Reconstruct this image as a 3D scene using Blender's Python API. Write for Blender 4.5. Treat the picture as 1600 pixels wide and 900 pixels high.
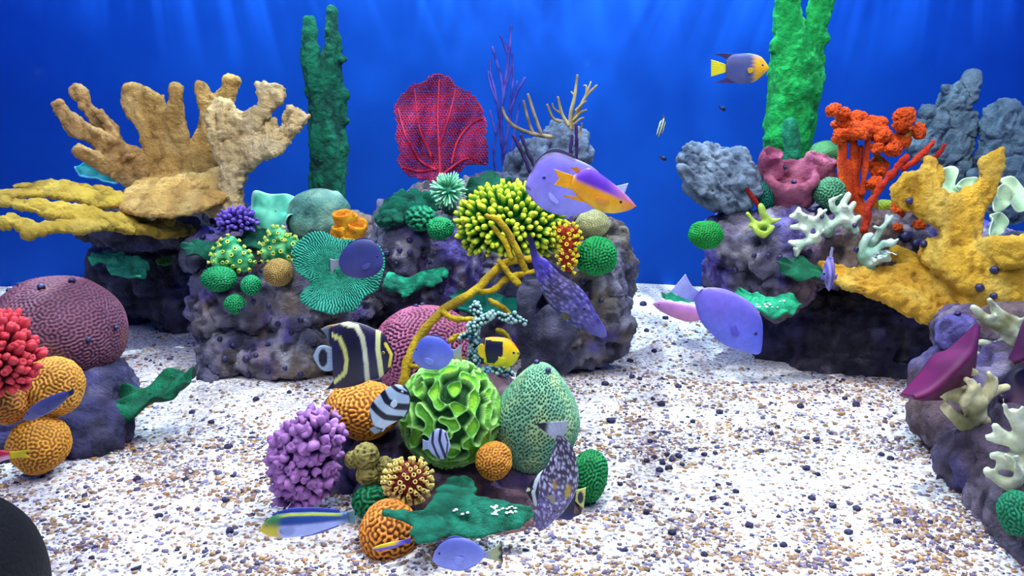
import bpy, math, random
import numpy as np
from mathutils import Vector, Matrix, Quaternion
from mathutils.bvhtree import BVHTree
from math import sin, cos, pi, radians

for o in list(bpy.data.objects):
    bpy.data.objects.remove(o)
SC = bpy.context.scene
COL = SC.collection
R = np.random.RandomState(7)

# ------------------------------------------------ camera
FPX = 1300.0
TILT = math.atan(250 / FPX)
EYE = Vector((0, 0, 0.85))
cam = bpy.data.cameras.new('camera')
cam.sensor_width = 36
cam.lens = 36 * FPX / 1600
cam.clip_start = 0.02
camo = bpy.data.objects.new('camera', cam)
COL.objects.link(camo)
camo.location = EYE
camo.rotation_euler = (pi / 2 - TILT, 0, 0)
SC.camera = camo
SC.view_settings.view_transform = 'Standard'
SC.view_settings.look = 'None'
SC.view_settings.exposure = 0.0
SC.view_settings.gamma = 1
SC.view_settings.use_curve_mapping = False

# ------------------------------------------------ world and lights
w = bpy.data.worlds.new('water_light')
SC.world = w
w.use_nodes = True
bg = w.node_tree.nodes['Background']
bg.inputs[0].default_value = (0.07, 0.28, 1.0, 1)
bg.inputs[1].default_value = 0.36


def area(name, loc, aim, sx, sy, e, col):
    l = bpy.data.lights.new(name, 'AREA')
    l.shape = 'RECTANGLE'
    l.size = sx
    l.size_y = sy
    l.energy = e
    l.color = col
    o = bpy.data.objects.new(name, l)
    COL.objects.link(o)
    o.location = loc
    o.rotation_euler = (Vector(aim) - Vector(loc)).to_track_quat('-Z', 'Y').to_euler()
    return o


def ripple_spot(name, loc, aim, e, col, scale, blob, lo=0.42, hi=0.62, base=0.25):
    """a lamp above the water; the ripples of the surface break its beam up"""
    l = bpy.data.lights.new(name, 'SPOT')
    l.energy = e
    l.color = col
    l.spot_size = radians(150)
    l.spot_blend = 0.6
    l.shadow_soft_size = blob
    l.use_nodes = True
    nt = l.node_tree
    em = nt.nodes['Emission']
    g = nt.nodes.new('ShaderNodeNewGeometry')
    mp = nt.nodes.new('ShaderNodeMapping')
    mp.inputs['Scale'].default_value = scale if hasattr(scale, '__len__') else (scale, scale, scale)
    n = nt.nodes.new('ShaderNodeTexNoise')
    n.inputs['Scale'].default_value = 1
    n.inputs['Detail'].default_value = 2
    n.inputs['Distortion'].default_value = 0.6
    mr = nt.nodes.new('ShaderNodeMapRange')
    mr.inputs['From Min'].default_value = lo
    mr.inputs['From Max'].default_value = hi
    mr.inputs['To Min'].default_value = base
    mr.inputs['To Max'].default_value = 1.6
    nt.links.new(g.outputs['Incoming'], mp.inputs[0])
    nt.links.new(mp.outputs[0], n.inputs['Vector'])
    nt.links.new(n.outputs[0], mr.inputs[0])
    nt.links.new(mr.outputs[0], em.inputs['Strength'])
    o = bpy.data.objects.new(name, l)
    COL.objects.link(o)
    o.location = loc
    o.rotation_euler = (Vector(aim) - Vector(loc)).to_track_quat('-Z', 'Y').to_euler()
    return o


area('lamp_row_over_reef', (0.1, 1.75, 3.0), (0.1, 2.2, 0), 4.6, 0.9, 120, (0.86, 0.93, 1.0))
area('lamp_row_over_front', (0.1, 0.2, 2.5), (0.1, 2.4, 0.2), 3.6, 0.4, 52, (0.95, 0.97, 1.0))
area('lamp_row_over_wall', (0.2, 3.4, 3.1), (0.2, 4.4, 0.9), 6.0, 0.3, 22, (0.55, 0.80, 1.0))
ripple_spot('ripple_lamp_middle', (0.3, 1.9, 3.2), (0.3, 2.3, 0), 205, (0.9, 0.95, 1), 9, 0.03)
for i, x in enumerate((-1.9, 0.2, 2.3)):
    ripple_spot('wall_ripple_lamp', (x, 3.7, 4.3), (x, 4.4, 0), 680, (0.6, 0.85, 1), (30, 5, 6), 0.012, 0.47, 0.66, 0.03)


# ------------------------------------------------ helpers: maths
def at(px, py, Y):
    """the point seen at photograph pixel (px, py) at distance Y into the tank"""
    px = np.asarray(px, float); py = np.asarray(py, float); Y = np.asarray(Y, float)
    a = (px - 800) / FPX
    b = (450 - py) / FPX
    dy = cos(TILT) + b * sin(TILT)
    dz = -sin(TILT) + b * cos(TILT)
    s = Y / dy
    return np.stack(np.broadcast_arrays(a * s, Y + 0 * a, EYE.z + dz * s), -1)


def mp(Y, py=450):
    b = (450 - py) / FPX
    return Y / (cos(TILT) + b * sin(TILT)) / FPX


VIEWN = np.array([0, -cos(TILT), sin(TILT)])


def h3(i, j, k, s):
    n = (i * 374761393 + j * 668265263 + k * 2147483647 + s * 974634777) & 0xFFFFFFFF
    n = ((n ^ (n >> 13)) * 1274126177) & 0xFFFFFFFF
    n = (n ^ (n >> 16))
    return (n & 0xFFFF) / 32767.5 - 1.0


def vn(P, s=0):
    I = np.floor(P).astype(np.int64)
    f = P - I
    f = f * f * (3 - 2 * f)
    i, j, k = I.T
    fx, fy, fz = f.T
    r = 0
    for a in (0, 1):
        wa = fx if a else 1 - fx
        for b in (0, 1):
            wb = fy if b else 1 - fy
            for c in (0, 1):
                wc = fz if c else 1 - fz
                r = r + wa * wb * wc * h3(i + a, j + b, k + c, s)
    return r


def fbm(P, o=3, s=0):
    r = 0; a = 1.0; t = 0
    for k in range(o):
        r = r + a * vn(P * 2 ** k + 13.7 * k, s + k)
        t += a; a *= 0.5
    return r / t


def rug(V, fr, seed=0):
    """sharp crinkled relief, about -1 to 1"""
    Q = V + (.35 / fr) * np.stack([vn(V * fr * .9, seed + 1), vn(V * fr * .9, seed + 2), vn(V * fr * .9, seed + 3)], -1)
    a = np.abs(vn(Q * fr, seed)); b = np.abs(vn(Q * fr * 2.1 + 5, seed + 4)); c = np.abs(vn(Q * fr * .45 + 9, seed + 5))
    return 1.6 * (a * .9 + b * .5 + c * .5) - .85


def ridged(P, o=3, s=0):
    r = 0; a = 1.0; t = 0
    for k in range(o):
        r = r + a * (1 - 2 * np.abs(vn(P * 2 ** k + 7.1 * k, s + k)))
        t += a; a *= 0.5
    return r / t


def sst(a, b, x):
    t = np.clip((x - a) / (b - a), 0, 1)
    return t * t * (3 - 2 * t)


def rgb(h):
    v = np.array([int(h[i:i + 2], 16) / 255 for i in (1, 3, 5)])
    return np.where(v <= 0.04045, v / 12.92, ((v + 0.055) / 1.055) ** 2.4)


def mixc(a, b, t):
    a = rgb(a) if isinstance(a, str) else np.asarray(a)
    b = rgb(b) if isinstance(b, str) else np.asarray(b)
    t = np.asarray(t)[..., None]
    return a * (1 - t) + b * t


def nrmz(v):
    return v / np.maximum(np.linalg.norm(v, axis=-1, keepdims=True), 1e-9)


def sand_z(x, y):
    P = np.stack([x * 1.7, y * 1.7, 0 * x], -1)
    P2 = np.stack([x * 6, y * 6, 0 * x + 3], -1)
    return 0.022 * vn(P, 5) + 0.007 * vn(P2, 6)


# ------------------------------------------------ helpers: meshes
def vnorm(V, F):
    N = np.zeros_like(V)
    for f in (F if isinstance(F, list) else [F]):
        if len(f) == 0:
            continue
        if f.shape[1] == 4:
            n = np.cross(V[f[:, 2]] - V[f[:, 0]], V[f[:, 3]] - V[f[:, 1]])
        else:
            n = np.cross(V[f[:, 1]] - V[f[:, 0]], V[f[:, 2]] - V[f[:, 0]])
        idx = f.ravel()
        nn = np.repeat(n, f.shape[1], axis=0)
        for a in range(3):
            N[:, a] += np.bincount(idx, nn[:, a], len(V))
    return nrmz(N)


def mesh(name, V, F, col=None, mat=None, smooth=True):
    F = F if isinstance(F, list) else [F]
    F = [f for f in F if len(f)]
    me = bpy.data.meshes.new(name)
    me.vertices.add(len(V))
    me.vertices.foreach_set('co', np.asarray(V, np.float32).ravel())
    nl = sum(f.size for f in F)
    me.loops.add(nl)
    me.loops.foreach_set('vertex_index', np.concatenate([f.ravel() for f in F]).astype(np.int32))
    tot = np.concatenate([np.full(len(f), f.shape[1]) for f in F])
    st = np.concatenate([[0], np.cumsum(tot)[:-1]])
    me.polygons.add(len(tot))
    me.polygons.foreach_set('loop_start', st.astype(np.int32))
    if smooth:
        me.polygons.foreach_set('use_smooth', np.ones(len(tot), bool))
    me.update(calc_edges=True)
    if col is not None:
        c = np.ones((len(V), 4), np.float32)
        c[:, :3] = np.clip(col, 0, 1) ** 1.1 * .95
        me.color_attributes.new('Col', 'FLOAT_COLOR', 'POINT')
        me.color_attributes['Col'].data.foreach_set('color', c.ravel())
    if mat:
        me.materials.append(mat)
    return me


def tag(o, label, cat, group=None, kind=None):
    if label: o['label'] = label
    if cat: o['category'] = cat
    if group: o['group'] = group
    if kind: o['kind'] = kind
    return o


def empty(name, loc, label, cat, group=None, rot=(0, 0, 0)):
    o = bpy.data.objects.new(name, None)
    o.empty_display_size = 0.05
    COL.objects.link(o)
    o.location = Vector([float(v) for v in loc])
    o.rotation_euler = rot
    return tag(o, label, cat, group)


def solid(name, V, F, col, mat, label=None, cat=None, group=None, org=None, parent=None, kind=None, smooth=True):
    """V in world space. Top-level object with its origin at org (or base), or a part of parent"""
    V = np.asarray(V)
    if parent is None:
        if org is None:
            org = np.array([(V[:, 0].min() + V[:, 0].max()) / 2, (V[:, 1].min() + V[:, 1].max()) / 2, V[:, 2].min()])
        L = V - org
    else:
        M = Matrix.LocRotScale(parent.location, parent.rotation_euler, None).inverted()
        M = np.array(M)
        L = V @ M[:3, :3].T + M[:3, 3]
    me = mesh(name, L, F, col, mat, smooth)
    o = bpy.data.objects.new(name, me)
    COL.objects.link(o)
    if parent is None:
        o.location = Vector([float(v) for v in org])
        tag(o, label, cat, group, kind)
    else:
        o.parent = parent
        if label: o['label'] = label
        if kind: o['kind'] = kind
    return o


def inst(name, me, parent, p, zdir, scale, spin=0.0, label=None):
    """a part sharing mesh data: placed at world p, its z along zdir"""
    o = bpy.data.objects.new(name, me)
    COL.objects.link(o)
    o.parent = parent
    o.location = Vector([float(v) for v in p]) - parent.location
    q = Vector([float(v) for v in zdir]).to_track_quat('Z', 'Y')
    q = q @ Quaternion((0, 0, 1), spin)
    o.rotation_mode = 'QUATERNION'
    o.rotation_quaternion = q
    o.scale = scale if hasattr(scale, '__len__') else (scale,) * 3
    if label: o['label'] = label
    return o


def join(parts):
    Vs, F3, F4 = [], [], []
    n = 0
    for V, F in parts:
        for f in (F if isinstance(F, list) else [F]):
            if len(f) == 0: continue
            (F3 if f.shape[1] == 3 else F4).append(f + n)
        Vs.append(V); n += len(V)
    F = []
    if F3: F.append(np.concatenate(F3))
    if F4: F.append(np.concatenate(F4))
    return np.concatenate(Vs), F


def grid_faces(nu, nv, wrap_u=False, wrap_v=False):
    iu = np.arange(nu if wrap_u else nu - 1); iv = np.arange(nv if wrap_v else nv - 1)
    a, b = np.meshgrid(iu, iv, indexing='ij')
    a = a.ravel(); b = b.ravel()
    a2 = (a + 1) % nu; b2 = (b + 1) % nv
    return np.stack([a * nv + b, a2 * nv + b, a2 * nv + b2, a * nv + b2], 1)


_cs = {}
def qsphere(N):
    if N in _cs: return _cs[N]
    t = np.tan(np.linspace(-pi / 4, pi / 4, N))
    Vs = {}; V = []; F = []
    a, b = np.meshgrid(t, t, indexing='ij')
    one = np.ones_like(a)
    fs = [(one, a, b), (-one, b, a), (b, one, a), (a, -one, b), (a, b, one), (b, a, -one)]
    allV = np.concatenate([np.stack(f, -1).reshape(-1, 3) for f in fs])
    allV = nrmz(allV)
    g = grid_faces(N, N)
    allF = np.concatenate([g + k * N * N for k in range(6)])
    key = np.round(allV * 1e5).astype(np.int64)
    key = (key[:, 0] * 300007 + key[:, 1]) * 300007 + key[:, 2]
    u, first, inv = np.unique(key, return_index=True, return_inverse=True)
    V = allV[first]; F = inv.reshape(-1)[allF]
    _cs[N] = (V, F)
    return V, F


def ball(c, r, N=9, rot=None):
    V, F = qsphere(N)
    V = V * np.asarray(r)
    if rot is not None:
        V = V @ np.array(rot).T
    return V + c, F


def rotY(a):
    return np.array([[cos(a), 0, sin(a)], [0, 1, 0], [-sin(a), 0, cos(a)]])


def blob(px, py, Y, rx, ry, rd=None, a=0, N=9):
    """ellipsoid: radii rx, ry in photograph pixels at that distance, rd in metres, a = tilt in the picture"""
    m = mp(Y, py)
    if rd is None: rd = min(rx, ry) * m
    return ball(at(px, py, Y), (rx * m, rd, ry * m), N, rotY(-radians(a)))


def catmull(P, sub=5):
    P = np.asarray(P, float)
    if len(P) < 3:
        t = np.linspace(0, 1, sub + 1)[:, None]
        return P[0] * (1 - t) + P[-1] * t
    Q = np.vstack([2 * P[0] - P[1], P, 2 * P[-1] - P[-2]])
    out = []
    for i in range(1, len(Q) - 2):
        for t in np.arange(sub) / sub:
            p0, p1, p2, p3 = Q[i - 1:i + 3]
            out.append(0.5 * (2 * p1 + (p2 - p0) * t + (2 * p0 - 5 * p1 + 4 * p2 - p3) * t * t + (3 * p1 - p0 - 3 * p2 + p3) * t ** 3))
    out.append(P[-1])
    return np.array(out)


def tube(P, Rw, Rt=None, nrm=None, n=10, sub=5):
    """P points (k,3), Rw half-widths, Rt half-thickness along nrm; round ends"""
    P = np.asarray(P, float); Rw = np.broadcast_to(np.asarray(Rw, float), (len(P),))
    Rt = Rw if Rt is None else np.broadcast_to(np.asarray(Rt, float), (len(P),))
    Q = catmull(np.hstack([P, Rw[:, None], Rt[:, None]]), sub)
    C, rw, rt = Q[:, :3], np.maximum(Q[:, 3], 1e-4), np.maximum(Q[:, 4], 1e-4)
    T = nrmz(np.gradient(C, axis=0))
    if nrm is None:
        nrm = np.array([0.3, -0.9, 0.2]) if abs(T[:, 1]).max() < 0.9 else np.array([0.2, 0.1, 1.0])
    # round ends
    an = np.array([0.3, 0.7, 0.95])
    def cap(i, s):
        pts = []
        for q in an:
            pts.append((C[i] + s * T[i] * min(rw[i], rt[i]) * q, rw[i] * math.sqrt(max(0.02, 1 - q * q)), rt[i] * math.sqrt(max(0.02, 1 - q * q))))
        return pts
    a = cap(0, -1)[::-1]; b = cap(-1, 1)
    C = np.vstack([[p[0] for p in a], C, [p[0] for p in b]])
    rw = np.concatenate([[p[1] for p in a], rw, [p[1] for p in b]])
    rt = np.concatenate([[p[2] for p in a], rt, [p[2] for p in b]])
    T = np.vstack([[T[0]] * 3, T, [T[-1]] * 3])
    S = nrmz(np.cross(T, nrm)); Nn = nrmz(np.cross(S, T))
    th = np.arange(n) / n * 2 * pi
    e = .62 if (np.abs(rw - rt) > 1e-5).mean() > .5 else 1.0
    cs, sn = np.sign(np.cos(th)) * np.abs(np.cos(th)) ** e, np.sign(np.sin(th)) * np.abs(np.sin(th)) ** e
    V = C[:, None] + S[:, None] * (rw[:, None, None] * cs[None, :, None]) + Nn[:, None] * (rt[:, None, None] * sn[None, :, None])
    k = len(C)
    V = V.reshape(-1, 3)
    F = grid_faces(k, n, False, True)
    V = np.vstack([V, C[0] - T[0] * 1e-4, C[-1] + T[-1] * 1e-4])
    i = np.arange(n); j = (i + 1) % n
    tri = np.vstack([np.stack([np.full(n, k * n), j, i], 1), np.stack([np.full(n, k * n + 1), (k - 1) * n + i, (k - 1) * n + j], 1)])
    return V, [tri, F[:, ::-1]]


def ptube(pts, n=10, sub=5, flat=None):
    """pts: (px, py, Y, half-width px[, half-thickness px])"""
    P = np.array([at(p[0], p[1], p[2]) for p in pts])
    w_ = np.array([p[3] * mp(p[2], p[1]) for p in pts])
    t_ = np.array([(p[4] if len(p) > 4 else p[3]) * mp(p[2], p[1]) for p in pts])
    return tube(P, w_, t_, VIEWN if flat is None else np.array(flat), n, sub)


def lathe(prof, n=20):
    """closed profile of (r, z) from outside bottom over the rim to the inside bottom, around z"""
    prof = np.array(prof, float)
    th = np.arange(n) / n * 2 * pi
    V = np.stack([prof[:, 0][:, None] * np.cos(th), prof[:, 0][:, None] * np.sin(th), prof[:, 1][:, None] + 0 * th], -1).reshape(-1, 3)
    k = len(prof)
    F = grid_faces(k, n, False, True)[:, ::-1]
    V = np.vstack([V, [0, 0, prof[0, 1]], [0, 0, prof[-1, 1]]])
    i = np.arange(n); j = (i + 1) % n
    tri = np.vstack([np.stack([np.full(n, k * n), j, i], 1), np.stack([np.full(n, k * n + 1), (k - 1) * n + i, (k - 1) * n + j], 1)])
    return V, [tri, F]


def orient(V, p, zdir, s=1.0):
    q = Vector([float(v) for v in zdir]).to_track_quat('Z', 'Y').to_matrix()
    return (V * s) @ np.array(q).T + p


def fuse(parts, vox, smooth=3):
    V, F = join(parts)
    me = mesh('tmp', V, F)
    o = bpy.data.objects.new('tmp', me)
    COL.objects.link(o)
    md = o.modifiers.new('r', 'REMESH'); md.mode = 'VOXEL'; md.voxel_size = vox
    if smooth:
        ms = o.modifiers.new('s', 'SMOOTH'); ms.factor = 0.5; ms.iterations = smooth
    dg = bpy.context.evaluated_depsgraph_get()
    m2 = bpy.data.meshes.new_from_object(o.evaluated_get(dg))
    n = len(m2.vertices)
    V = np.empty(n * 3, np.float32); m2.vertices.foreach_get('co', V)
    V = V.reshape(-1, 3).astype(float)
    L = np.empty(len(m2.loops), np.int32); m2.loops.foreach_get('vertex_index', L)
    Tt = np.empty(len(m2.polygons), np.int32); m2.polygons.foreach_get('loop_total', Tt)
    S = np.empty(len(m2.polygons), np.int32); m2.polygons.foreach_get('loop_start', S)
    F = []
    for k in (3, 4):
        s = S[Tt == k]
        if len(s): F.append(L[s[:, None] + np.arange(k)])
    bpy.data.objects.remove(o); bpy.data.meshes.remove(me); bpy.data.meshes.remove(m2)
    return V, F


BVH = []
def hittable(V, F):
    fl = []
    for f in (F if isinstance(F, list) else [F]):
        fl += f.tolist()
    BVH.append(BVHTree.FromPolygons(V.tolist(), fl))


def hit(px, py, fallback=None):
    d = Vector(at(px, py, 3.0).tolist()) - EYE
    d.normalize()
    best = None
    for b in BVH:
        p, n, i, t = b.ray_cast(EYE, d)
        if p is not None and (best is None or t < best[2]):
            best = (np.array(p), np.array(n), t)
    if best is None:
        if fallback is None:
            t = EYE.z / -d.z if d.z < 0 else 5
            p = EYE + d * t
            return np.array(p), np.array([0, 0, 1.0])
        return at(px, py, fallback), VIEWN
    return best[0], best[1]


def hitY(px, py, fb=3.0):
    return float(hit(px, py, fb)[0][1])


# ------------------------------------------------ helpers: materials
def mat(name, c1=None, c2=None, ns=20, detail=4, lo=0.4, hi=0.6, rough=0.7, bump=0.3, bs=60, bkind='noise', spec=0.3, bdist=0.01, c3=None, n3=8, lo3=.55, hi3=.7, stretch=None, sub=0):
    m = bpy.data.materials.new(name)
    m.use_nodes = True
    nt = m.node_tree; N = nt.nodes; L = nt.links
    b = N['Principled BSDF']
    b.inputs['Roughness'].default_value = rough
    b.inputs['Specular IOR Level'].default_value = spec
    tc = N.new('ShaderNodeTexCoord')
    vec = tc.outputs['Object']
    if stretch:
        mpn = N.new('ShaderNodeMapping'); mpn.inputs['Scale'].default_value = stretch
        L.new(vec, mpn.inputs[0]); vec = mpn.outputs[0]

    def noise(sc, det=detail, dist=0.0):
        n = N.new('ShaderNodeTexNoise'); n.inputs['Scale'].default_value = sc
        n.inputs['Detail'].default_value = det; n.inputs['Roughness'].default_value = 0.65
        n.inputs['Distortion'].default_value = dist
        L.new(vec, n.inputs['Vector']); return n.outputs[0]

    def rng(x, a, c, t0=0, t1=1):
        r = N.new('ShaderNodeMapRange'); r.inputs[1].default_value = a; r.inputs[2].default_value = c
        r.inputs[3].default_value = t0; r.inputs[4].default_value = t1
        L.new(x, r.inputs[0]); return r.outputs[0]

    def mixn(f, A, B, mode='MIX'):
        x = N.new('ShaderNodeMix'); x.data_type = 'RGBA'; x.blend_type = mode
        if hasattr(f, 'links'): L.new(f, x.inputs[0])
        else: x.inputs[0].default_value = f
        for s, v in ((6, A), (7, B)):
            if isinstance(v, str): x.inputs[s].default_value = (*rgb(v), 1)
            else: L.new(v, x.inputs[s])
        return x.outputs[2]

    if c1 is None:
        at_ = N.new('ShaderNodeAttribute'); at_.attribute_name = 'Col'
        col = at_.outputs['Color']
        g = N.new('ShaderNodeMix'); g.data_type = 'RGBA'; g.blend_type = 'MULTIPLY'; g.inputs[0].default_value = 1
        cr = N.new('ShaderNodeCombineColor')
        v = rng(noise(ns), 0.25, 0.75, 0.78, 1.2)
        for k in range(3): L.new(v, cr.inputs[k])
        L.new(col, g.inputs[6]); L.new(cr.outputs[0], g.inputs[7])
        col = g.outputs[2]
    else:
        col = mixn(rng(noise(ns), lo, hi), c1, c2 or c1)
    if c3:
        col = mixn(rng(noise(n3, 5), lo3, hi3), col, c3)
    L.new(col, b.inputs['Base Color'])
    if bump:
        if bkind == 'noise':
            h = noise(bs, 6)
        elif bkind == 'pits':
            v = N.new('ShaderNodeTexVoronoi'); v.inputs['Scale'].default_value = bs
            L.new(vec, v.inputs['Vector'])
            h = rng(v.outputs['Distance'], 0.1, 0.5)
        elif bkind == 'warts':
            v = N.new('ShaderNodeTexVoronoi'); v.inputs['Scale'].default_value = bs
            L.new(vec, v.inputs['Vector'])
            h = rng(v.outputs['Distance'], 0.0, 0.6, 1, 0)
        bn = N.new('ShaderNodeBump'); bn.inputs['Strength'].default_value = bump
        bn.inputs['Distance'].default_value = bdist
        L.new(h, bn.inputs['Height']); L.new(bn.outputs[0], b.inputs['Normal'])
    if sub:
        b.inputs['Subsurface Weight'].default_value = sub
        b.inputs['Subsurface Radius'].default_value = (0.01, 0.01, 0.01)
    return m


M_V = mat('coral_skin', None, ns=60, bump=0.35, bs=220, bdist=0.002, rough=0.65)
M_VS = mat('rough_coral_skin', None, ns=40, bump=1.0, bs=110, bdist=0.014, rough=0.75)
M_VF = mat('fish_skin', None, ns=30, bump=0.12, bs=300, bdist=0.001, rough=0.42, spec=0.4)
M_VSOFT = mat('smooth_coral_skin', None, ns=15, bump=0.15, bs=120, bdist=0.002, rough=0.55)
M_WART = mat('warty_sponge_skin', None, ns=50, bump=1.0, bs=75, bkind='warts', bdist=0.006, rough=0.8)
# ------------------------------------------------ the tank: sand, walls
xs = np.arange(-3.4, 3.41, 0.022); ys = np.arange(0.25, 4.56, 0.022)
X, Yg = np.meshgrid(xs, ys, indexing='ij')
V = np.stack([X, Yg, sand_z(X.ravel(), Yg.ravel()).reshape(X.shape)], -1).reshape(-1, 3)
F = grid_faces(len(xs), len(ys))
m_sand = mat('white_sand', '#c3bdb8', '#e2e0e0', ns=5, lo=.35, hi=.6, rough=.9, bump=.8, bs=170, bdist=.006, c3='#b09b86', n3=4, lo3=.56, hi3=.72)
nt = m_sand.node_tree
# single grains of other colours
bs_ = nt.nodes['Principled BSDF']; src = bs_.inputs['Base Color'].links[0].from_socket
tc = nt.nodes.new('ShaderNodeTexCoord')
vo = nt.nodes.new('ShaderNodeTexVoronoi'); vo.inputs['Scale'].default_value = 120
nt.links.new(tc.outputs['Object'], vo.inputs['Vector'])
sp = nt.nodes.new('ShaderNodeSeparateColor'); nt.links.new(vo.outputs['Color'], sp.inputs[0])
cr = nt.nodes.new('ShaderNodeValToRGB'); cr.color_ramp.interpolation = 'CONSTANT'
e = cr.color_ramp.elements
e[0].position = 0; e[0].color = (*rgb('#6e6478'), 1)
e[1].position = .10; e[1].color = (*rgb('#b89a80'), 1)
for p_, c_ in ((.22, '#d8cfc6'), (.45, '#f3f2f2'), (.8, '#c9c2d4')):
    k = e.new(p_); k.color = (*rgb(c_), 1)
nt.links.new(sp.outputs[0], cr.inputs[0])
mx = nt.nodes.new('ShaderNodeMix'); mx.data_type = 'RGBA'; mx.inputs[0].default_value = .72
nt.links.new(src, mx.inputs[6]); nt.links.new(cr.outputs[0], mx.inputs[7]); nt.links.new(mx.outputs[2], bs_.inputs['Base Color'])
fl = solid('floor', V, F, None, m_sand, org=np.zeros(3), kind='structure')
fl['label'] = 'white speckled coral sand covering the bottom of the tank'

m_wall = mat('blue_wall_paint', '#0a50bc', '#0c5ccc', ns=1.5, lo=.3, hi=.7, rough=.75, bump=.1, bs=12, spec=.15)


def wallbox(name, x0, x1, y0, y1, z0, z1, label):
    V, F = ball(np.zeros(3), 1, 2)
    V = np.sign(V) * .5 + .5
    V = V * [x1 - x0, y1 - y0, z1 - z0] + [x0, y0, z0]
    o = solid(name, V, F, None, m_wall, kind='structure', org=np.array([x0, y0, z0]), smooth=False)
    o['label'] = label
    return o


wallbox('wall_back', -3.5, 3.5, 4.45, 4.55, -.1, 3.3, 'deep blue back wall of the tank with rippling light')
wallbox('wall_left', -3.5, -3.4, .3, 4.45, -.1, 3.3, 'blue left side wall of the tank')
wallbox('wall_right', 3.4, 3.5, .3, 4.45, -.1, 3.3, 'blue right side wall of the tank')

# ------------------------------------------------ reef rocks
m_rock = mat('reef_rock', None, ns=35, bump=1.0, bs=75, bdist=.03, rough=.85)


def rock(label, blobs, vox=.0085, seed=0, amp=1.0, pal=('#74728a', '#7468b4', '#948270', '#bcb6c0'), name='reef_rock', cat='rock', purple=0.0):
    V, F = fuse([blob(*b) for b in blobs], vox, 2)
    N = vnorm(V, F)
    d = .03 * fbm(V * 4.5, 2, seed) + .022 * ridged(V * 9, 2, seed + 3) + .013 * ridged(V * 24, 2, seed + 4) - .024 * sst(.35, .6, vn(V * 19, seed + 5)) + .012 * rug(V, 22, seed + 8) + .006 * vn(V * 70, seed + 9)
    V0_ = V
    V = V + N * (d * amp)[:, None]
    a = sst(.1 - purple, .4 - purple, fbm(V * 6 + 9, 3, seed + 11)); b = sst(.0, .4, fbm(V * 5 + 31, 3, seed + 12)); c = sst(.15, .5, fbm(V * 16, 2, seed + 13))
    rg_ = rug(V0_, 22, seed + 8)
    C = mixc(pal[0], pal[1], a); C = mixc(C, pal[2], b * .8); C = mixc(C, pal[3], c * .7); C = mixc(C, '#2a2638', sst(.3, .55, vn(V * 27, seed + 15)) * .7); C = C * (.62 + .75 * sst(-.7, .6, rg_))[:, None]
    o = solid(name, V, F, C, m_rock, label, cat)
    hittable(V, F)
    return o


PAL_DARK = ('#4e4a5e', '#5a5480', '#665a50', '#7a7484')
rock('grey violet reef rock under the turquoise ridged coral, left of the middle', [
    (352, 500, 3.02, 38, 105, .16), (400, 460, 3.0, 70, 75, .18), (470, 480, 3.05, 90, 80, .2), (545, 470, 3.1, 60, 95, .2), (380, 555, 2.9, 68, 40, .15),
    (470, 555, 2.9, 105, 42, .17), (560, 560, 2.95, 50, 35, .15), (345, 395, 3.15, 50, 28, .18), (420, 385, 3.2, 90, 32, .2), (520, 380, 3.2, 70, 40, .18), (335, 580, 2.84, 32, 16, .1)], seed=1, purple=.1)
rock('shadowed rock shelf carrying the tan elkhorn corals at the left', [
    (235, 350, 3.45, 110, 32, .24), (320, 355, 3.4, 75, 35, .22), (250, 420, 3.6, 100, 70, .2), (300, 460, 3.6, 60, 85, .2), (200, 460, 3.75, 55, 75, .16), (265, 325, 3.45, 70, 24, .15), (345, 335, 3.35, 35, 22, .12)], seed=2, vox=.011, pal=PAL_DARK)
rock('mottled middle reef rock behind the maroon brain coral', [
    (650, 400, 3.1, 62, 85, .2), (610, 430, 3.2, 40, 90, .18), (700, 420, 3.1, 60, 110, .2), (760, 400, 3.15, 70, 100, .2), (810, 440, 3.1, 70, 110, .2), (740, 510, 3.1, 120, 70, .2),
    (690, 325, 3.3, 60, 32, .2), (770, 320, 3.3, 80, 40, .18), (630, 345, 3.25, 45, 28, .16), (850, 350, 3.2, 60, 50, .18)], seed=3)
rock('tall pitted rock column under the green brain ball, right side of the middle reef', [
    (915, 440, 2.95, 55, 60, .17), (925, 500, 2.9, 52, 60, .16), (890, 520, 2.9, 55, 48, .16), (945, 400, 3.1, 38, 60, .16), (920, 365, 3.1, 45, 36, .15), (870, 400, 3.05, 40, 60, .14), (960, 430, 3.2, 26, 75, .14)], seed=4, pal=('#78768c', '#6e68ac', '#9a8c70', '#b0a8b0'))
rock('violet crusted right reef rock above the dark overhang', [
    (1150, 375, 3.05, 52, 46, .2), (1210, 385, 3.0, 75, 55, .2), (1290, 385, 3.0, 90, 50, .22), (1370, 375, 3.05, 80, 45, .24), (1150, 420, 3.05, 50, 42, .16), (1215, 440, 2.95, 42, 52, .12), (1440, 370, 3.1, 70, 45, .22), (1520, 400, 3.2, 80, 50, .2), (1260, 350, 3.15, 70, 26, .15)], seed=6, purple=.2, pal=('#807a90', '#7a6cc4', '#a08672', '#c4bcc4'))
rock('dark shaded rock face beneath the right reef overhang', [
    (1260, 520, 3.12, 75, 85, .16), (1350, 520, 3.05, 90, 85, .2), (1440, 520, 3.0, 90, 90, .2), (1520, 520, 3.0, 80, 90, .2), (1215, 540, 3.1, 35, 45, .1), (1330, 570, 2.98, 100, 30, .16), (1440, 585, 2.9, 80, 26, .15), (1580, 480, 3.0, 60, 120, .2)], seed=7, vox=.011, pal=('#4a4658', '#4c4870', '#5a4e48', '#686272'), amp=.7)
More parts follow.
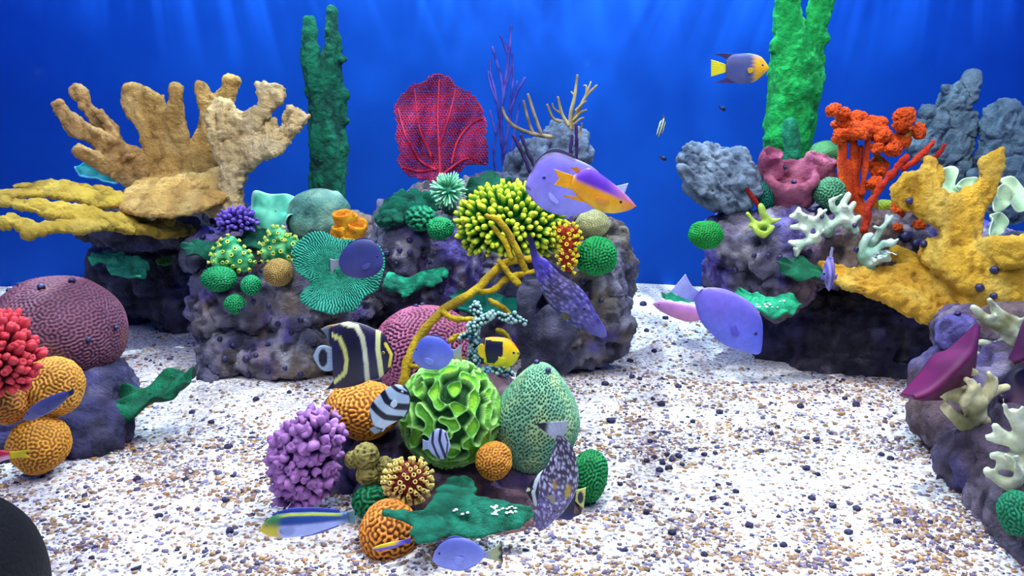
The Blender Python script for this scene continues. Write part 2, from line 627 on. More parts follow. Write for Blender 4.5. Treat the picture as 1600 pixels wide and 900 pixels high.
rock('brown stone slab carrying the front coral group', [
    (600, 700, 1.95, 75, 55, .14), (690, 745, 1.9, 120, 48, .18), (790, 735, 1.95, 100, 50, .16), (640, 780, 1.8, 85, 40, .12), (760, 800, 1.78, 110, 40, .13), (860, 800, 1.8, 50, 40, .1), (560, 660, 2.05, 50, 50, .12), (540, 760, 1.88, 22, 35, .06), (720, 660, 2.1, 120, 80, .14)],
     seed=8, vox=.009, amp=.45, pal=('#765c64', '#5c5088', '#906e64', '#9a8690'))
rock('sloping mauve rock at the right front under the cream branching corals', [
    (1500, 660, 2.05, 60, 50, .16), (1540, 730, 1.85, 60, 60, .16), (1590, 800, 1.65, 50, 60, .16), (1560, 620, 2.1, 80, 80, .18), (1600, 700, 1.9, 60, 90, .2), (1480, 600, 2.2, 40, 50, .1), (1640, 880, 1.5, 50, 60, .15), (1510, 530, 2.3, 38, 45, .12), (1590, 540, 2.25, 50, 60, .16)],
     seed=9, vox=.009, amp=.6, pal=('#746678', '#6e6498', '#8a7068', '#a094a4'))
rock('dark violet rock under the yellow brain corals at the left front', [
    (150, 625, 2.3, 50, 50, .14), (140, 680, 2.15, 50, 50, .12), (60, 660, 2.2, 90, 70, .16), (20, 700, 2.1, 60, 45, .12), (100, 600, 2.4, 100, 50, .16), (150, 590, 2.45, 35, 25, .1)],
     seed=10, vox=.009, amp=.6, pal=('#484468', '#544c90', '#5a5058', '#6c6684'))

# small purple chunk on top of the right front rock
rock('pale violet crust knob beside the upper tip of the purple leaf sponge', [(1496, 515, 2.2, 27, 24, .05), (1480, 530, 2.2, 14, 14, .03)], seed=14, vox=.006, amp=.3, pal=('#6c64a0', '#7a70b4', '#8880a8', '#9c94bc'), purple=.4)

# ------------------------------------------------ dark shape at the lower left
V, F = fuse([blob(-42, 925, 1.2, 108, 162, .11, N=30)], .006, 4)
V = V + vnorm(V, F) * (.004 * fbm(V * 12, 2, 3))[:, None]
solid('smooth_dark_shape', V, F, mixc('#05060f', '#0a0b18', sst(-.5, .5, vn(V * 8, 1))), M_VS, 'smooth near-black rock in the lower left corner close to the glass', 'rock')

# ------------------------------------------------ gravel
n = 30000
py_ = 455 + (915 - 455) * R.rand(n * 3) ** .8; px_ = R.uniform(-60, 1660, n * 3)
d = at(px_, py_, 1.0) - np.array(EYE)
t = (EYE.z) / -d[:, 2]
P = np.array(EYE) + d * t[:, None]
k = (P[:, 1] > .9) & (P[:, 1] < 4.35)
P = P[k]
pat = fbm(np.stack([P[:, 0] * 2.0, P[:, 1] * 4.2, 0 * P[:, 0] + 5], -1), 3, 21) + .5 * vn(np.stack([P[:, 0] * 14, P[:, 1] * 14, 0 * P[:, 0]], -1), 3)
k = R.rand(len(P)) < sst(-.35, .6, pat) * .8 + .14
P = P[k][:n]; pat = pat[k][:n]
n = len(P)
V0, F0 = ball(np.zeros(3), 1, 2)
V0 = np.array([(0, 0, 1), (.9, 0, .45), (.28, .85, .45), (-.72, .53, .45), (-.72, -.53, .45), (.28, -.85, .45), (.72, .53, -.45), (-.28, .85, -.45), (-.9, 0, -.45), (-.28, -.85, -.45), (.72, -.53, -.45), (0, 0, -1)])
F0 = np.array([(0, 1, 2), (0, 2, 3), (0, 3, 4), (0, 4, 5), (0, 5, 1), (1, 6, 2), (2, 7, 3), (3, 8, 4), (4, 9, 5), (5, 10, 1), (6, 7, 2), (7, 8, 3), (8, 9, 4), (9, 10, 5), (10, 6, 1)])
sz = (.0018 + .0036 * R.rand(n) ** 2.6) * (.8 + .25 * P[:, 1])
V = V0[None] * (1 + .25 * R.randn(n, 12, 1)) * np.stack([sz * R.uniform(.8, 1.5, n), sz * R.uniform(.8, 1.3, n), sz * R.uniform(.5, .8, n)], -1)[:, None]
an = R.rand(n) * 2 * pi
V = np.stack([V[..., 0] * np.cos(an)[:, None] - V[..., 1] * np.sin(an)[:, None], V[..., 0] * np.sin(an)[:, None] + V[..., 1] * np.cos(an)[:, None], V[..., 2]], -1)
P[:, 2] = sand_z(P[:, 0], P[:, 1]) + sz * .25
V = (V + P[:, None]).reshape(-1, 3)
F = (F0[None] + 12 * np.arange(n)[:, None, None]).reshape(-1, 3)
pal = np.array([rgb(c) for c in ('#ab8a6c', '#8f6f58', '#c3ab94', '#7a6c80', '#5d5570', '#8f86a4', '#dcd6d2', '#3a3552', '#b98f5c')])
ci = R.choice(9, n, p=[.20, .14, .17, .10, .09, .12, .08, .05, .05])
C = np.repeat(pal[ci] * R.uniform(.8, 1.15, (n, 1)), 12, axis=0)
tag(solid('gravel', V, F, C, M_V, 'tan, grey and violet shell gravel strewn in patches over the white sand', 'gravel', org=np.zeros(3)), None, None, kind='stuff')

# dark pebbles big enough to pick out
pebs = [(1010, 722), (1022, 716), (1035, 726), (1042, 712), (1050, 722), (1060, 716), (1066, 730), (1045, 735), (1030, 738), (1215, 668), (1205, 681), (1188, 713), (1100, 714), (1118, 712), (1082, 661), (1016, 689), (969, 758), (1260, 740), (1277, 749), (1268, 785), (1300, 798), (1326, 838), (1130, 888), (1224, 858), (1010, 805),
        (1150, 774), (1122, 764), (1135, 793), (1113, 785), (1337, 640), (1320, 628), (1250, 640), (1260, 688), (1275, 692), (1033, 635), (1124, 644), (1080, 706), (1376, 720), (1390, 728), (1170, 826), (1050, 838), (357, 703), (353, 790), (395, 812), (360, 840), (250, 815), (215, 760), (452, 615), (400, 625), (300, 640), (330, 660), (150, 870), (1440, 690), (1470, 745), (1020, 625), (1060, 600), (1000, 590), (1337, 805), (1400, 830), (1100, 870), (955, 660), (945, 600), (990, 500), (1010, 520), (1022, 545), (985, 560), (1040, 500), (1005, 480)]
ORD = ['', 'second ', 'third ', 'fourth ', 'fifth ', 'sixth ', 'seventh ', 'eighth ', 'ninth ', 'tenth ', 'eleventh ', 'twelfth ']


def near_labels(pts, marks, noun, tail=''):
    """label each point by its nearest landmark, its side of it and its rank of nearness"""
    P_ = np.array(pts, float); out = []; seen = set()
    for i, p in enumerate(P_):
        best = None
        for nm, mx_, my_ in marks:
            d = np.hypot(*(P_ - (mx_, my_)).T)
            rk = int((d < d[i]).sum())
            if rk < 12 and (best is None or d[i] < best[0]): best = (d[i], rk, nm, mx_, my_)
        if best is None:
            d = [np.hypot(p[0] - a, p[1] - b) for _, a, b in marks]; q = int(np.argmin(d)); best = (0, 11, *marks[q])
        dx, dy = p[0] - best[3], p[1] - best[4]
        side = ('right' if dx > 0 else 'left') if abs(dx) > abs(dy) else ('below' if dy > 0 else 'above')
        s_ = '%s %snearest %s, %s' % (noun, ORD[best[1]], best[2], {'right': 'right of it', 'left': 'left of it', 'below': 'below it', 'above': 'above it'}[side])
        out.append(s_)
    return out


PEB_MARKS = [('the lavender coral', 480, 715), ('the dark pebble clump', 1040, 722), ('the lilac tang', 1130, 510), ('the small green brain coral by the pale dome', 920, 745), ('the right front rock', 1450, 700),
             ('the bottom right frame corner', 1590, 890), ('the blue-backed wrasse', 480, 818), ('the dark green plate at the left', 235, 620), ('the rock column', 925, 520), ('the periwinkle tang at the bottom', 730, 866), ('the lowest yellow brain coral at the left', 62, 694),
             ('the middle of the bottom frame edge', 1100, 900), ('the foot of the right reef', 1300, 600)]
ORDL = ['leftmost pebble'] + [w_ + ' pebble from the left' for w_ in ('second', 'third', 'fourth', 'fifth', 'sixth', 'seventh', 'eighth')] + ['rightmost pebble']
pm = []
for k in range(4):
    V, F = qsphere(7)
    V = V * (1 + .22 * vn(V * 1.6, 40 + k))[:, None] * np.array([1.15, .95, .75])
    pm.append(mesh('dark_pebble', V, F, mixc('#231f3c', '#4a4468', sst(-.4, .6, vn(V * 3, k))), M_V))
PLAB = near_labels(pebs[9:], PEB_MARKS, 'dark pebble')
for i, (x, y) in enumerate(pebs):
    p, _ = hit(x, y)
    o = bpy.data.objects.new('dark_pebble', pm[i % 4]); COL.objects.link(o)
    r = R.uniform(3.6, 6.5) * mp(p[1], y)
    o.location = (p[0], p[1], float(sand_z(p[0], p[1])) + r * .45); o.scale = (r,) * 3; o.rotation_euler = (0, 0, R.rand() * 6)
    if i < 9: tag(o, ORDL[sorted(range(9), key=lambda q: pebs[q][0]).index(i)] + ' in the tight clump of near-black pebbles on the open sand', 'pebble', 'clump of dark pebbles on the open sand')
    else: tag(o, PLAB[i - 9], 'pebble', 'scattered dark pebbles on the sand')
# ------------------------------------------------ coral builders
def labyrinth(n, K, M=70, seed=0):
    r = np.random.RandomState(seed)
    t = nrmz(r.randn(M, 3)); ph = r.rand(M) * 2 * pi
    d = n @ t.T
    w_ = (1 - d * d) ** 3
    f = (w_ * np.cos(K * d + ph)).sum(1)
    return f / np.sqrt((w_ * w_).sum(1) * .5)


def brain(name, label, px, py, Y, rx, ry, rd, lam, valley, crest, amp, seed, a=0, cat='brain coral', lump=.11, top=None, sharp=.35, shape=None, matl=None):
    """meandering ridges really raised on a lumpy dome; lam = ridge spacing in photograph pixels"""
    m = mp(Y, py)
    N = int(np.clip(max(rx, ry) * 1.1, 34, 96))
    n, F = qsphere(N)
    c = at(px, py, Y)
    f = labyrinth(n, 2 * pi * (rx + ry) / 2 / (lam * .72), seed=seed)
    h = sst(-sharp, sharp, f)
    r = 1 + lump * fbm(n * 1.6, 2, seed)
    S = n * r[:, None]
    if shape is not None: S = shape(S)
    V = S * np.array([rx * m, rd, ry * m])
    V = V + vnorm(V, F) * (amp * (h - .5))[:, None]
    V = V @ rotY(-radians(a)).T + c
    C = mixc(valley, crest, h)
    C = C * (1 + .12 * fbm(n * 3, 2, seed + 1))[:, None]
    if top is not None:
        C = mixc(C, top, .55 * sst(.1, .7, fbm(n * 2.2, 2, seed + 4)))
    o = solid(name, V, F, C, matl or M_V, label, cat)
    hittable(*ball(c, (rx * m, rd, ry * m), 12))
    return o


# left group: big dome and yellow ones
brain('dome_brain_coral', 'big dull maroon dome-shaped brain coral at the left edge behind the red coral', 92, 516, 2.35, 99, 84, .19, 8, '#4a2c48', '#84505f', .0035, 1, lump=.04, a=-8, top='#8c5a48')
brain('brain_coral', 'round mustard yellow brain coral just right of the red finger coral', 82, 604, 1.98, 44, 46, .075, 8, '#8a5c1c', '#e0a043', .0035, 2)
brain('brain_coral', 'lowest mustard yellow brain coral of the left group, standing near the sand', 62, 694, 1.92, 43, 44, .075, 8, '#8a5c1c', '#dd9a35', .0035, 3, lump=.08)
brain('brain_coral', 'dim orange brain coral right below the red finger coral at the frame edge', 12, 626, 1.9, 32, 36, .06, 8, '#7a4c1c', '#cc8434', .003, 4)
# back: maroon one
brain('maroon_brain_coral', 'large mauve-pink maze-patterned brain coral behind the black striped angelfish', 664, 548, 2.68, 82, 70, .17, 8.4, '#3c1f3a', '#b86a8a', .006, 5, lump=.03)
# front group
brain('brain_coral', 'wide orange brain coral under the black striped angelfish', 568, 640, 1.86, 56, 44, .09, 9.5, '#8c4e12', '#f2a63c', .0042, 6, a=-8, lump=.06)
brain('brain_coral', 'small orange brain coral between the bright green ruffled coral and the pale dome', 772, 720, 1.74, 28, 28, .05, 6.5, '#8a5214', '#e09a34', .003, 7)
brain('brain_coral', 'orange brain coral at the foot of the front group beneath the teal plate', 608, 832, 1.58, 45, 50, .07, 11, '#7c430e', '#e8963a', .0045, 8, lump=.05)
brain('green_brain_coral', 'dark green brain coral at the right foot of the pale pored dome', 918, 745, 1.8, 29, 41, .06, 7.5, '#064a2a', '#149a52', .004, 9, a=-18)
brain('green_brain_coral', 'vivid green wrinkled brain ball on the right side of the middle reef', 932, 400, 2.72, 32, 29, .075, 6.5, '#05562c', '#14a854', .006, 10)
brain('green_brain_coral', 'green ball coral jutting left from the top of the right reef', 1103, 367, 2.8, 26, 22, .06, 5, '#06642c', '#18a842', .004, 11)
brain('green_brain_coral', 'small green ball coral under the curly green rosette on the middle reef', 688, 357, 2.82, 20, 17, .045, 5, '#066036', '#12a060', .004, 12)
brain('green_brain_coral', 'largest green cushion coral on the left edge of the grey violet rock', 342, 436, 2.78, 26, 19, .06, 5.5, '#05603a', '#0f9a5c', .004, 13)
brain('green_brain_coral', 'middle green button coral between the cushion and the tan ball', 392, 446, 2.76, 15, 15, .035, 5, '#05603a', '#16a86c', .0035, 14)
brain('green_brain_coral', 'lowest green button coral on the left rock, below the other two', 367, 475, 2.75, 15, 15, .035, 5, '#05603a', '#10a25c', .0035, 15)
brain('tan_ball_coral', 'tan ball coral beside the turquoise ridged coral', 434, 425, 2.74, 22, 21, .05, 4.5, '#7c6432', '#b89a58', .003, 16)
brain('green_brain_coral', 'grey-green rounded coral wedged between the pink sponge and the orange tree coral', 1296, 302, 2.9, 24, 24, .05, 6, '#2c6a4c', '#5ea078', .004, 17)
brain('smooth_green_mound', 'smooth dull green mound behind the pink sponge', 1292, 240, 3.15, 28, 20, .06, 5, '#3c7a48', '#4e8c58', .001, 18, cat='coral')
brain('cream_ball_coral', 'cream yellow ball coral beneath the snout of the purple and gold hogfish', 926, 350, 2.95, 26, 22, .06, 5, '#98986a', '#c6c48a', .002, 19)
brain('teal_knob_coral', 'dark teal ridged knob at the lower left foot of the pink sponge', 1196, 305, 2.95, 15, 24, .04, 6, '#06504a', '#12806a', .003, 20, cat='coral')
brain('lime_knob_coral', 'lime green knob low behind the thick red rod on the right reef', 1382, 325, 3.0, 18, 13, .04, 6, '#8c9a20', '#aab82c', .001, 21, cat='coral')
# mound green slice at the right edge
brain('green_brain_coral', 'dark green rounded coral cut by the right frame edge low down', 1592, 802, 1.5, 26, 34, .05, 8, '#04503a', '#0e8a5a', .003, 22)

# pale dome with pores
m = mp(1.86, 650)
n_, F = qsphere(115)
zz = n_[:, 2]
V = n_ * (1 + .03 * fbm(n_ * 1.7, 2, 3))[:, None]
V[:, 0] *= 1 - .30 * np.clip(zz, 0, 1) ** 1.2 - .02 * zz
V = V * np.array([69 * m, .085, 90 * m])
V = V @ rotY(radians(6)).T
# pores: points of a fibonacci sphere
q = 2600; i = np.arange(q) + .5
ph = np.arccos(1 - 2 * i / q); th = pi * (1 + 5 ** .5) * i
from mathutils.kdtree import KDTree
pp = np.stack([np.cos(th) * np.sin(ph), np.sin(th) * np.sin(ph), np.cos(ph)], -1)
pp = nrmz(pp + .012 * R.randn(q, 3))
kd = KDTree(q)
for j, p in enumerate(pp): kd.insert(p, j)
kd.balance()
dd = np.array([kd.find(p)[2] for p in n_.tolist()])
pit = 1 - sst(.010, .030, dd)
V = V - vnorm(V, F) * (.0045 * pit)[:, None] + at(838, 654, 1.86)
C = mixc(mixc('#7cb08c', '#a9c890', sst(-.3, .5, fbm(n_ * 2.5, 2, 8))), '#1f5c50', pit * .9)
solid('pored_dome_coral', V, F, C, M_V, 'tall pale green dome coral covered in tiny dark pores, front group', 'coral')
hittable(V, F)

# bright green ruffled coral
m = mp(1.84, 645)
n_, F = qsphere(125)
f = labyrinth(n_ + .05 * np.stack([vn(n_ * 3, 1), vn(n_ * 3, 2), vn(n_ * 3, 3)], -1), 2 * pi * 68 / 23, seed=33)
pl = sst(-.28, .0, f); rim = np.exp(-((f - .08) / .2) ** 2)
V = n_ * (1 + .04 * fbm(n_ * 2, 2, 5))[:, None]
V = V * np.array([68 * m, .1, 72 * m])
V = V + vnorm(V, F) * (.015 * pl + .006 * rim - .005 * sst(.2, 1.6, f) + .0015 * fbm(n_ * 30, 2, 9))[:, None]
V = V + at(703, 646, 1.84)
C = mixc('#14521c', mixc('#58b03c', '#96d238', sst(.2, 1.6, f)), pl)
C = mixc(C, '#bdf08c', np.clip(rim * 1.05, 0, 1) * .85)
solid('ruffled_green_coral', V, F, C, M_V, 'bright lime green ruffled lettuce-like coral in the centre of the front group', 'coral')
hittable(*ball(at(703, 646, 1.84), (66 * m, .1, 70 * m), 14))


# ------------------------------------------------ finger corals: every finger a part
def finger_meshes(k, prof, base, tip, seed, tip0=.55, wob=.12, pw=1.0):
    out = []
    for j in range(k):
        V, F = lathe(prof, 9)
        z = V[:, 2]
        V = V * (1 + wob * vn(V * 3 + j * 9, seed))[:, None]
        V[:, 0] += .12 * np.sin(z * 2 + j * 2) * z
        C = mixc(base, tip, sst(tip0, 1.0, z) ** pw)
        out.append((V, F, C))
    return out


PROF_F = [(.36, 0), (.36, .3), (.38, .6), (.36, .8), (.26, .94), (.1, 1.0)]
PROF_L = [(.25, 0), (.42, .3), (.55, .6), (.52, .8), (.36, .95), (.12, 1.02)]


def fingers(root, part, specs, pos, dirs, lens, wid, seed):
    ms = [mesh(part, V, F, C, M_V) for V, F, C in specs]
    r = np.random.RandomState(seed)
    for j in range(len(pos)):
        L_ = lens * r.uniform(.8, 1.2)
        w_ = wid * r.uniform(.85, 1.2)
        inst(part, ms[j % len(ms)], root, pos[j], dirs[j], (w_, w_, L_), r.rand() * 6)


def dome_points(c, rad, n, seed, front=-.15, up=-.5, jit=.25, a=0):
    i = np.arange(n) + .5
    ph = np.arccos(1 - 2 * i / n); th = pi * (1 + 5 ** .5) * i
    p = np.stack([np.cos(th) * np.sin(ph), np.sin(th) * np.sin(ph), np.cos(ph)], -1)
    r = np.random.RandomState(seed)
    p = nrmz(p + jit * r.randn(n, 3) / math.sqrt(n) * 3)
    k = (p @ VIEWN > front) & (p[:, 2] > up)
    p = p[k]
    nn = nrmz(p / np.asarray(rad))
    Rm = rotY(-radians(a))
    return c + (p * rad) @ Rm.T, nn @ Rm.T


# yellow-green one on the middle reef
Yc = 2.78
m = mp(Yc, 350); c = at(798, 352, Yc)
root = empty('finger_coral', c - np.array([0, 0, 54 * m]), 'large yellow-green coral of crowded stubby fingers on the middle reef', 'coral')
V, F = ball(c, (66 * m, .10, 46 * m), 24)
solid('core', V, F, mixc('#2c7030', '#5c9a30', 0 * V[:, 0]), M_V, parent=root)
P1, N1 = dome_points(c, np.array([64 * m, .10, 44 * m]), 480, 3, .02, -.7)
fingers(root, 'finger', finger_meshes(4, PROF_F, '#2f8430', '#dce63c', 1, .66), P1[:295] if len(P1) > 295 else P1, nrmz(N1 + [0, -.1, .25])[:295], .054, .026, 5)
hittable(V, F)

# red one at the left
Yc = 1.84
m = mp(Yc, 550); c = at(8, 556, Yc)
root = empty('red_finger_coral', c - np.array([0, 0, 60 * m]), 'crimson red finger coral bush at the left frame edge', 'coral')
V, F = ball(c, (36 * m, .055, 48 * m), 20)
solid('core', V, F, mixc('#6e1c34', '#8c2840', 0 * V[:, 0]), M_V, parent=root)
P1, N1 = dome_points(c, np.array([36 * m, .055, 46 * m]), 260, 4, -.1, -.9)
fingers(root, 'finger', finger_meshes(4, PROF_F, '#98243e', '#dc4c56', 2, .3, .2), P1, nrmz(N1 + [.15, 0, .5]), .04, .024, 6)

# lavender one at the front
Yc = 1.72
m = mp(Yc, 715); c = at(480, 716, Yc)
root = empty('lavender_coral', c - np.array([0, 0, 66 * m]), 'lavender pink coral of knobbly lobes at the left of the front group', 'coral')
V, F = fuse([blob(478, 720, Yc, 38, 52, .06, 0), blob(500, 680, Yc, 26, 26, .05), blob(505, 745, Yc + .03, 20, 30, .05), blob(470, 762, Yc, 20, 16, .04)], .006, 3)
solid('core', V, F, mixc('#5c3874', '#7a4a90', 0 * V[:, 0]), M_V, parent=root)
P1 = []; N1 = []
for (x, y, rx, ry, k) in ((478, 720, 38, 52, 210), (500, 676, 26, 26, 80), (468, 764, 20, 16, 40)):
    a_, b_ = dome_points(at(x, y, Yc), np.array([rx * m, .055, ry * m]), k, 4 + k, -.05, -.95)
    P1.append(a_); N1.append(b_)
P1 = np.vstack(P1); N1 = np.vstack(N1)
fingers(root, 'lobe', finger_meshes(5, PROF_L, '#4c2c68', '#b680bc', 3, .35, .5), P1, nrmz(N1 + [0, 0, .3]), .024, .021, 7)

# purple cluster on the left reef
Yc = 2.95
m = mp(Yc, 345); c = at(372, 348, Yc)
root = empty('violet_cluster_coral', c - np.array([0, 0, 20 * m]), 'small dark violet clustered coral beside the foot of the right elkhorn coral', 'coral')
V, F = ball(c, (21 * m, .04, 14 * m), 12)
solid('core', V, F, mixc('#33206c', '#33206c', 0 * V[:, 0]), M_V, parent=root)
P1, N1 = dome_points(c, np.array([22 * m, .04, 14 * m]), 110, 8, -.1, -.6)
fingers(root, 'lobe', finger_meshes(3, PROF_F, '#3c2880', '#8468cc', 4, .3, .2), P1, nrmz(N1 + [0, 0, .4]), .028, .019, 8)

# anemone
p_, _ = hit(700, 300, 3.0)
Yc = 2.92
m = mp(Yc, 298); c = at(701, 298, Yc)
root = empty('green_anemone', c - np.array([0, 0, 24 * m]), 'pale mint anemone with radiating tentacles above the middle reef', 'anemone')
V, F = ball(c, (11 * m, .03, 11 * m), 12)
solid('body', V, F, mixc('#2c7c60', '#2c7c60', 0 * V[:, 0]), M_V, parent=root)
PROF_T = [(.22, 0), (.2, .4), (.17, .7), (.15, .92), (.06, 1.0)]
P1, N1 = dome_points(c, np.array([11 * m, .025, 11 * m]), 190, 9, .0, -2)
k = (N1 @ VIEWN < .93)
fingers(root, 'tentacle', finger_meshes(3, PROF_T, '#3c9c78', '#aef0c4', 5, .2, .1), P1[k], nrmz(N1 * [1, .8, 1])[k], .042, .019, 9)
V, F = ptube([(700, 312, 2.95, 9), (702, 326, 3.0, 12), (703, 345, 3.05, 14)])
solid('stalk', V, F, mixc('#4c7464', '#4c7464', 0 * V[:, 0]), M_V, parent=root)

# cup polyps
PROF_P = [(.30, 0), (.34, .4), (.46, .75), (.5, .95), (.42, 1.04), (.28, 1.0), (.18, .8), (.12, .6)]


def polyps(root, part, P1, N1, base, lip, hole, lens, wid, seed):
    ms = []
    V, F = lathe(PROF_P, 12)
    k = np.repeat(np.arange(8), 12); k = np.concatenate([k, [0, 7]])
    C = mixc(base, lip, (k >= 1) * 1.0); C = mixc(C, hole, (k >= 6) * 1.0)
    me = mesh(part, V, F, C, M_V)
    r = np.random.RandomState(seed)
    for j in range(len(P1)):
        w_ = wid * r.uniform(.85, 1.2)
        inst(part, me, root, P1[j], N1[j], (w_, w_, lens * r.uniform(.85, 1.2)), r.rand() * 6)


Yc = 1.66
m = mp(Yc, 750); c = at(638, 750, Yc)
root = empty('cup_polyp_coral', c - np.array([0, 0, 34 * m]), 'red ball coral studded with cream cup polyps in the front group', 'coral')
V, F = ball(c, (32 * m, .042, 29 * m), 16)
solid('core', V, F, mixc('#7a1c14', '#7a1c14', 0 * V[:, 0]), M_V, parent=root)
P1, N1 = dome_points(c, np.array([32 * m, .042, 29 * m]), 150, 11, -.15, -2, .15)
polyps(root, 'polyp', P1, N1, '#a83c1c', '#f4dc84', '#4c1408', .013, .0095, 1)

Yc = 2.6
V, F = fuse([blob(880, 360, Yc, 12, 9, .03), blob(896, 360, Yc, 8, 6, .02), blob(887, 380, Yc, 12, 14, .03), blob(885, 402, Yc, 12, 14, .03), blob(888, 418, Yc, 8, 8, .02), blob(895, 370, Yc + .06, 12, 10, .07), blob(890, 395, Yc + .1, 14, 18, .1)], .007, 2)
m = mp(Yc, 390)
root = empty('sun_cup_coral', at(886, 424, Yc), 'upright red coral dotted with yellow cup polyps beside the green brain ball', 'coral')
solid('core', V, F, mixc('#8c1c14', '#a8341c', sst(-.3, .3, vn(V * 30, 2))), M_V, parent=root)
N_ = vnorm(V, F)
k = np.where((N_ @ VIEWN > .0) & (V[:, 1] < Yc + .02))[0]
R.shuffle(k)
sel = []
for j in k:
    if all(np.linalg.norm(V[j] - V[s]) > 6.6 * m for s in sel): sel.append(j)
polyps(root, 'polyp', V[sel], nrmz(N_[sel] + [0, 0, .2]), '#d89c14', '#f8e43c', '#8c5010', .013, .0115, 2)

# olive lumpy coral in the front group
root = empty('olive_knob_coral', at(578, 760, 1.7), 'olive green warty cluster coral between the lavender coral and the cup polyps', 'coral')
for j, (x, y, r_) in enumerate(((572, 712, 19), (601, 728, 14), (552, 718, 13), (575, 741, 17), (596, 746, 12))):
    n_, F = qsphere(26)
    V = n_ * (1 + .16 * ridged(n_ * 3.5 + j, 2, j))[:, None] * (r_ * mp(1.7, y)) + at(x, y, 1.7 + .01 * (j % 3))
    h = ridged(n_ * 3.5 + j, 2, j)
    solid('knob', V, F, mixc('#3c3a1c', '#a09450', sst(-.6, .6, h)), M_V, parent=root)

# bumpy mint corals with yellow pores on the left rock
for (lab, lobes) in (('mint green bumpy coral with yellow tipped pores above the green cushion corals', ((352, 398, 17), (368, 402, 19), (382, 408, 15), (360, 385, 14), (345, 408, 14))),
                     ('mint green bumpy coral with yellow tipped pores left of the turquoise ridged coral', ((432, 378, 16), (424, 392, 17), (442, 392, 18), (456, 384, 13), (434, 368, 12)))):
    root = empty('pored_cone_coral', at(lobes[1][0], 420, 2.85), lab, 'coral')
    V, F = fuse([blob(x, y, 2.85, r_, r_ * 1.1, .04) for x, y, r_ in lobes], .007, 2)
    N_ = vnorm(V, F)
    h = vn(V * 60, 4)
    V2 = V + N_ * (.007 * h)[:, None]
    solid('body', V2, F, mixc('#1c8a5c', '#84d890', sst(-.3, .5, h)), M_V, parent=root)
    k = np.where((N_ @ VIEWN > .1))[0]; R.shuffle(k); sel = []
    for j in k:
        if all(np.linalg.norm(V[j] - V[s]) > 9 * mp(2.85) for s in sel): sel.append(j)
    polyps(root, 'pore', V[sel], N_[sel], '#5cc080', '#dce86c', '#3c7c3c', .012, .014, 3)

# orange tube sponge
root = empty('orange_tube_sponge', at(545, 380, 2.75), 'bright orange tube sponge with open mouths above the turquoise ridged coral', 'sponge')
c0 = at(545, 376, 2.75)
m = mp(2.75, 350)
for (x, y, r_, h_, tx, tz) in ((530, 352, 13, 44, -.15, 1), (535, 331, 17, 36, -.05, 1), (558, 350, 15, 36, .2, 1), (545, 366, 13, 22, .0, .8), (549, 334, 10, 30, .12, 1)):
    pr = [(.55, -.2), (.8, 0), (.9, .3), (.85, .6), (.95, .85), (1.0, 1.0), (.86, 1.05), (.66, .98), (.55, .7), (.45, .3), (.3, .2)]
    V, F = lathe([(a_ * r_ * m, (b_ - 1) * h_ * m) for a_, b_ in pr], 24)
    V = V * np.array([1, 1, 1])
    V = orient(V, at(x, y + 2, 2.75 + .0 * x), (tx, -.28, tz))
    V = V + vnorm(V, F) * (.004 * fbm(V * 50, 2, 2))[:, None]
    k = np.concatenate([np.repeat(np.arange(11), 24), [0, 10]])
    solid('tube', V, F, mixc(mixc('#f29410', '#ffc02c', sst(-.3, .5, vn(V * 40, 3))), '#b04c04', (k >= 8) * .8), M_VS, parent=root)
V, F = fuse([blob(528, 366, 2.77, 13, 13, .04), blob(552, 366, 2.77, 18, 12, .04), blob(562, 352, 2.78, 13, 14, .03)], .006, 2)
solid('base', V, F, mixc('#e08a0c', '#ffb424', sst(-.3, .4, vn(V * 50, 5))), M_VS, parent=root)

# ------------------------------------------------ elkhorn corals
m_elk = mat('elkhorn_skin', None, ns=25, bump=1.0, bs=100, bdist=.016, rough=.8)


def elkhorn(label, limbs, vox=.0058, seed=0, amp=.008, fr=26, pal=('#8c6c34', '#c8a468', '#dcc088'), extra=(), name='elkhorn_coral', cat='elkhorn coral', org=None, rk=1.0, ms=None):
    parts = [ptube(l, 16, 6) if isinstance(l, list) else ptube(l[0], 16, 6, flat=l[1]) for l in limbs] + [blob(*b) for b in extra]
    V, F = fuse(parts, vox, 0)
    N_ = vnorm(V, F)
    Q = V + .03 * np.stack([vn(V * 8, 1), vn(V * 8, 2), vn(V * 8, 3)], -1)
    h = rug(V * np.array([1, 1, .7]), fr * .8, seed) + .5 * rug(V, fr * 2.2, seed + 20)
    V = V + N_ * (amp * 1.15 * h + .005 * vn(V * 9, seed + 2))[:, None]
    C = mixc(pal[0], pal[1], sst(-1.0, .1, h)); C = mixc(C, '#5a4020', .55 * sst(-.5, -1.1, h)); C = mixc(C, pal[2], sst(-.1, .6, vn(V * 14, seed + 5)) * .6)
    hittable(V, F)
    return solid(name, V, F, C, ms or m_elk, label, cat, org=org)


TAN = ('#967038', '#d2aa66', '#e0c284')
elkhorn('slender two-branched tan elkhorn coral, leftmost, leaning left over the shelf', [
    [(232, 282, 3.2, 22, 9), (205, 262, 3.18, 32, 9), (175, 238, 3.15, 27, 9), (150, 215, 3.12, 15, 8), (122, 200, 3.1, 17, 8), (100, 180, 3.1, 12, 7), (90, 163, 3.1, 9, 6)],
    [(185, 250, 3.15, 26, 9), (172, 215, 3.16, 16, 8), (160, 195, 3.18, 15, 8), (143, 175, 3.18, 9, 7), (128, 155, 3.18, 9, 7), (118, 138, 3.18, 9, 7)],
    [(180, 265, 3.15, 16, 8), (150, 250, 3.1, 14, 8), (122, 232, 3.05, 9, 7)],
    [(165, 220, 3.14, 12, 7), (146, 204, 3.1, 5, 5)], [(170, 200, 3.16, 8, 7), (155, 176, 3.16, 6, 6)]], seed=1, pal=('#8c683c', '#c49c64', '#d8b880'))
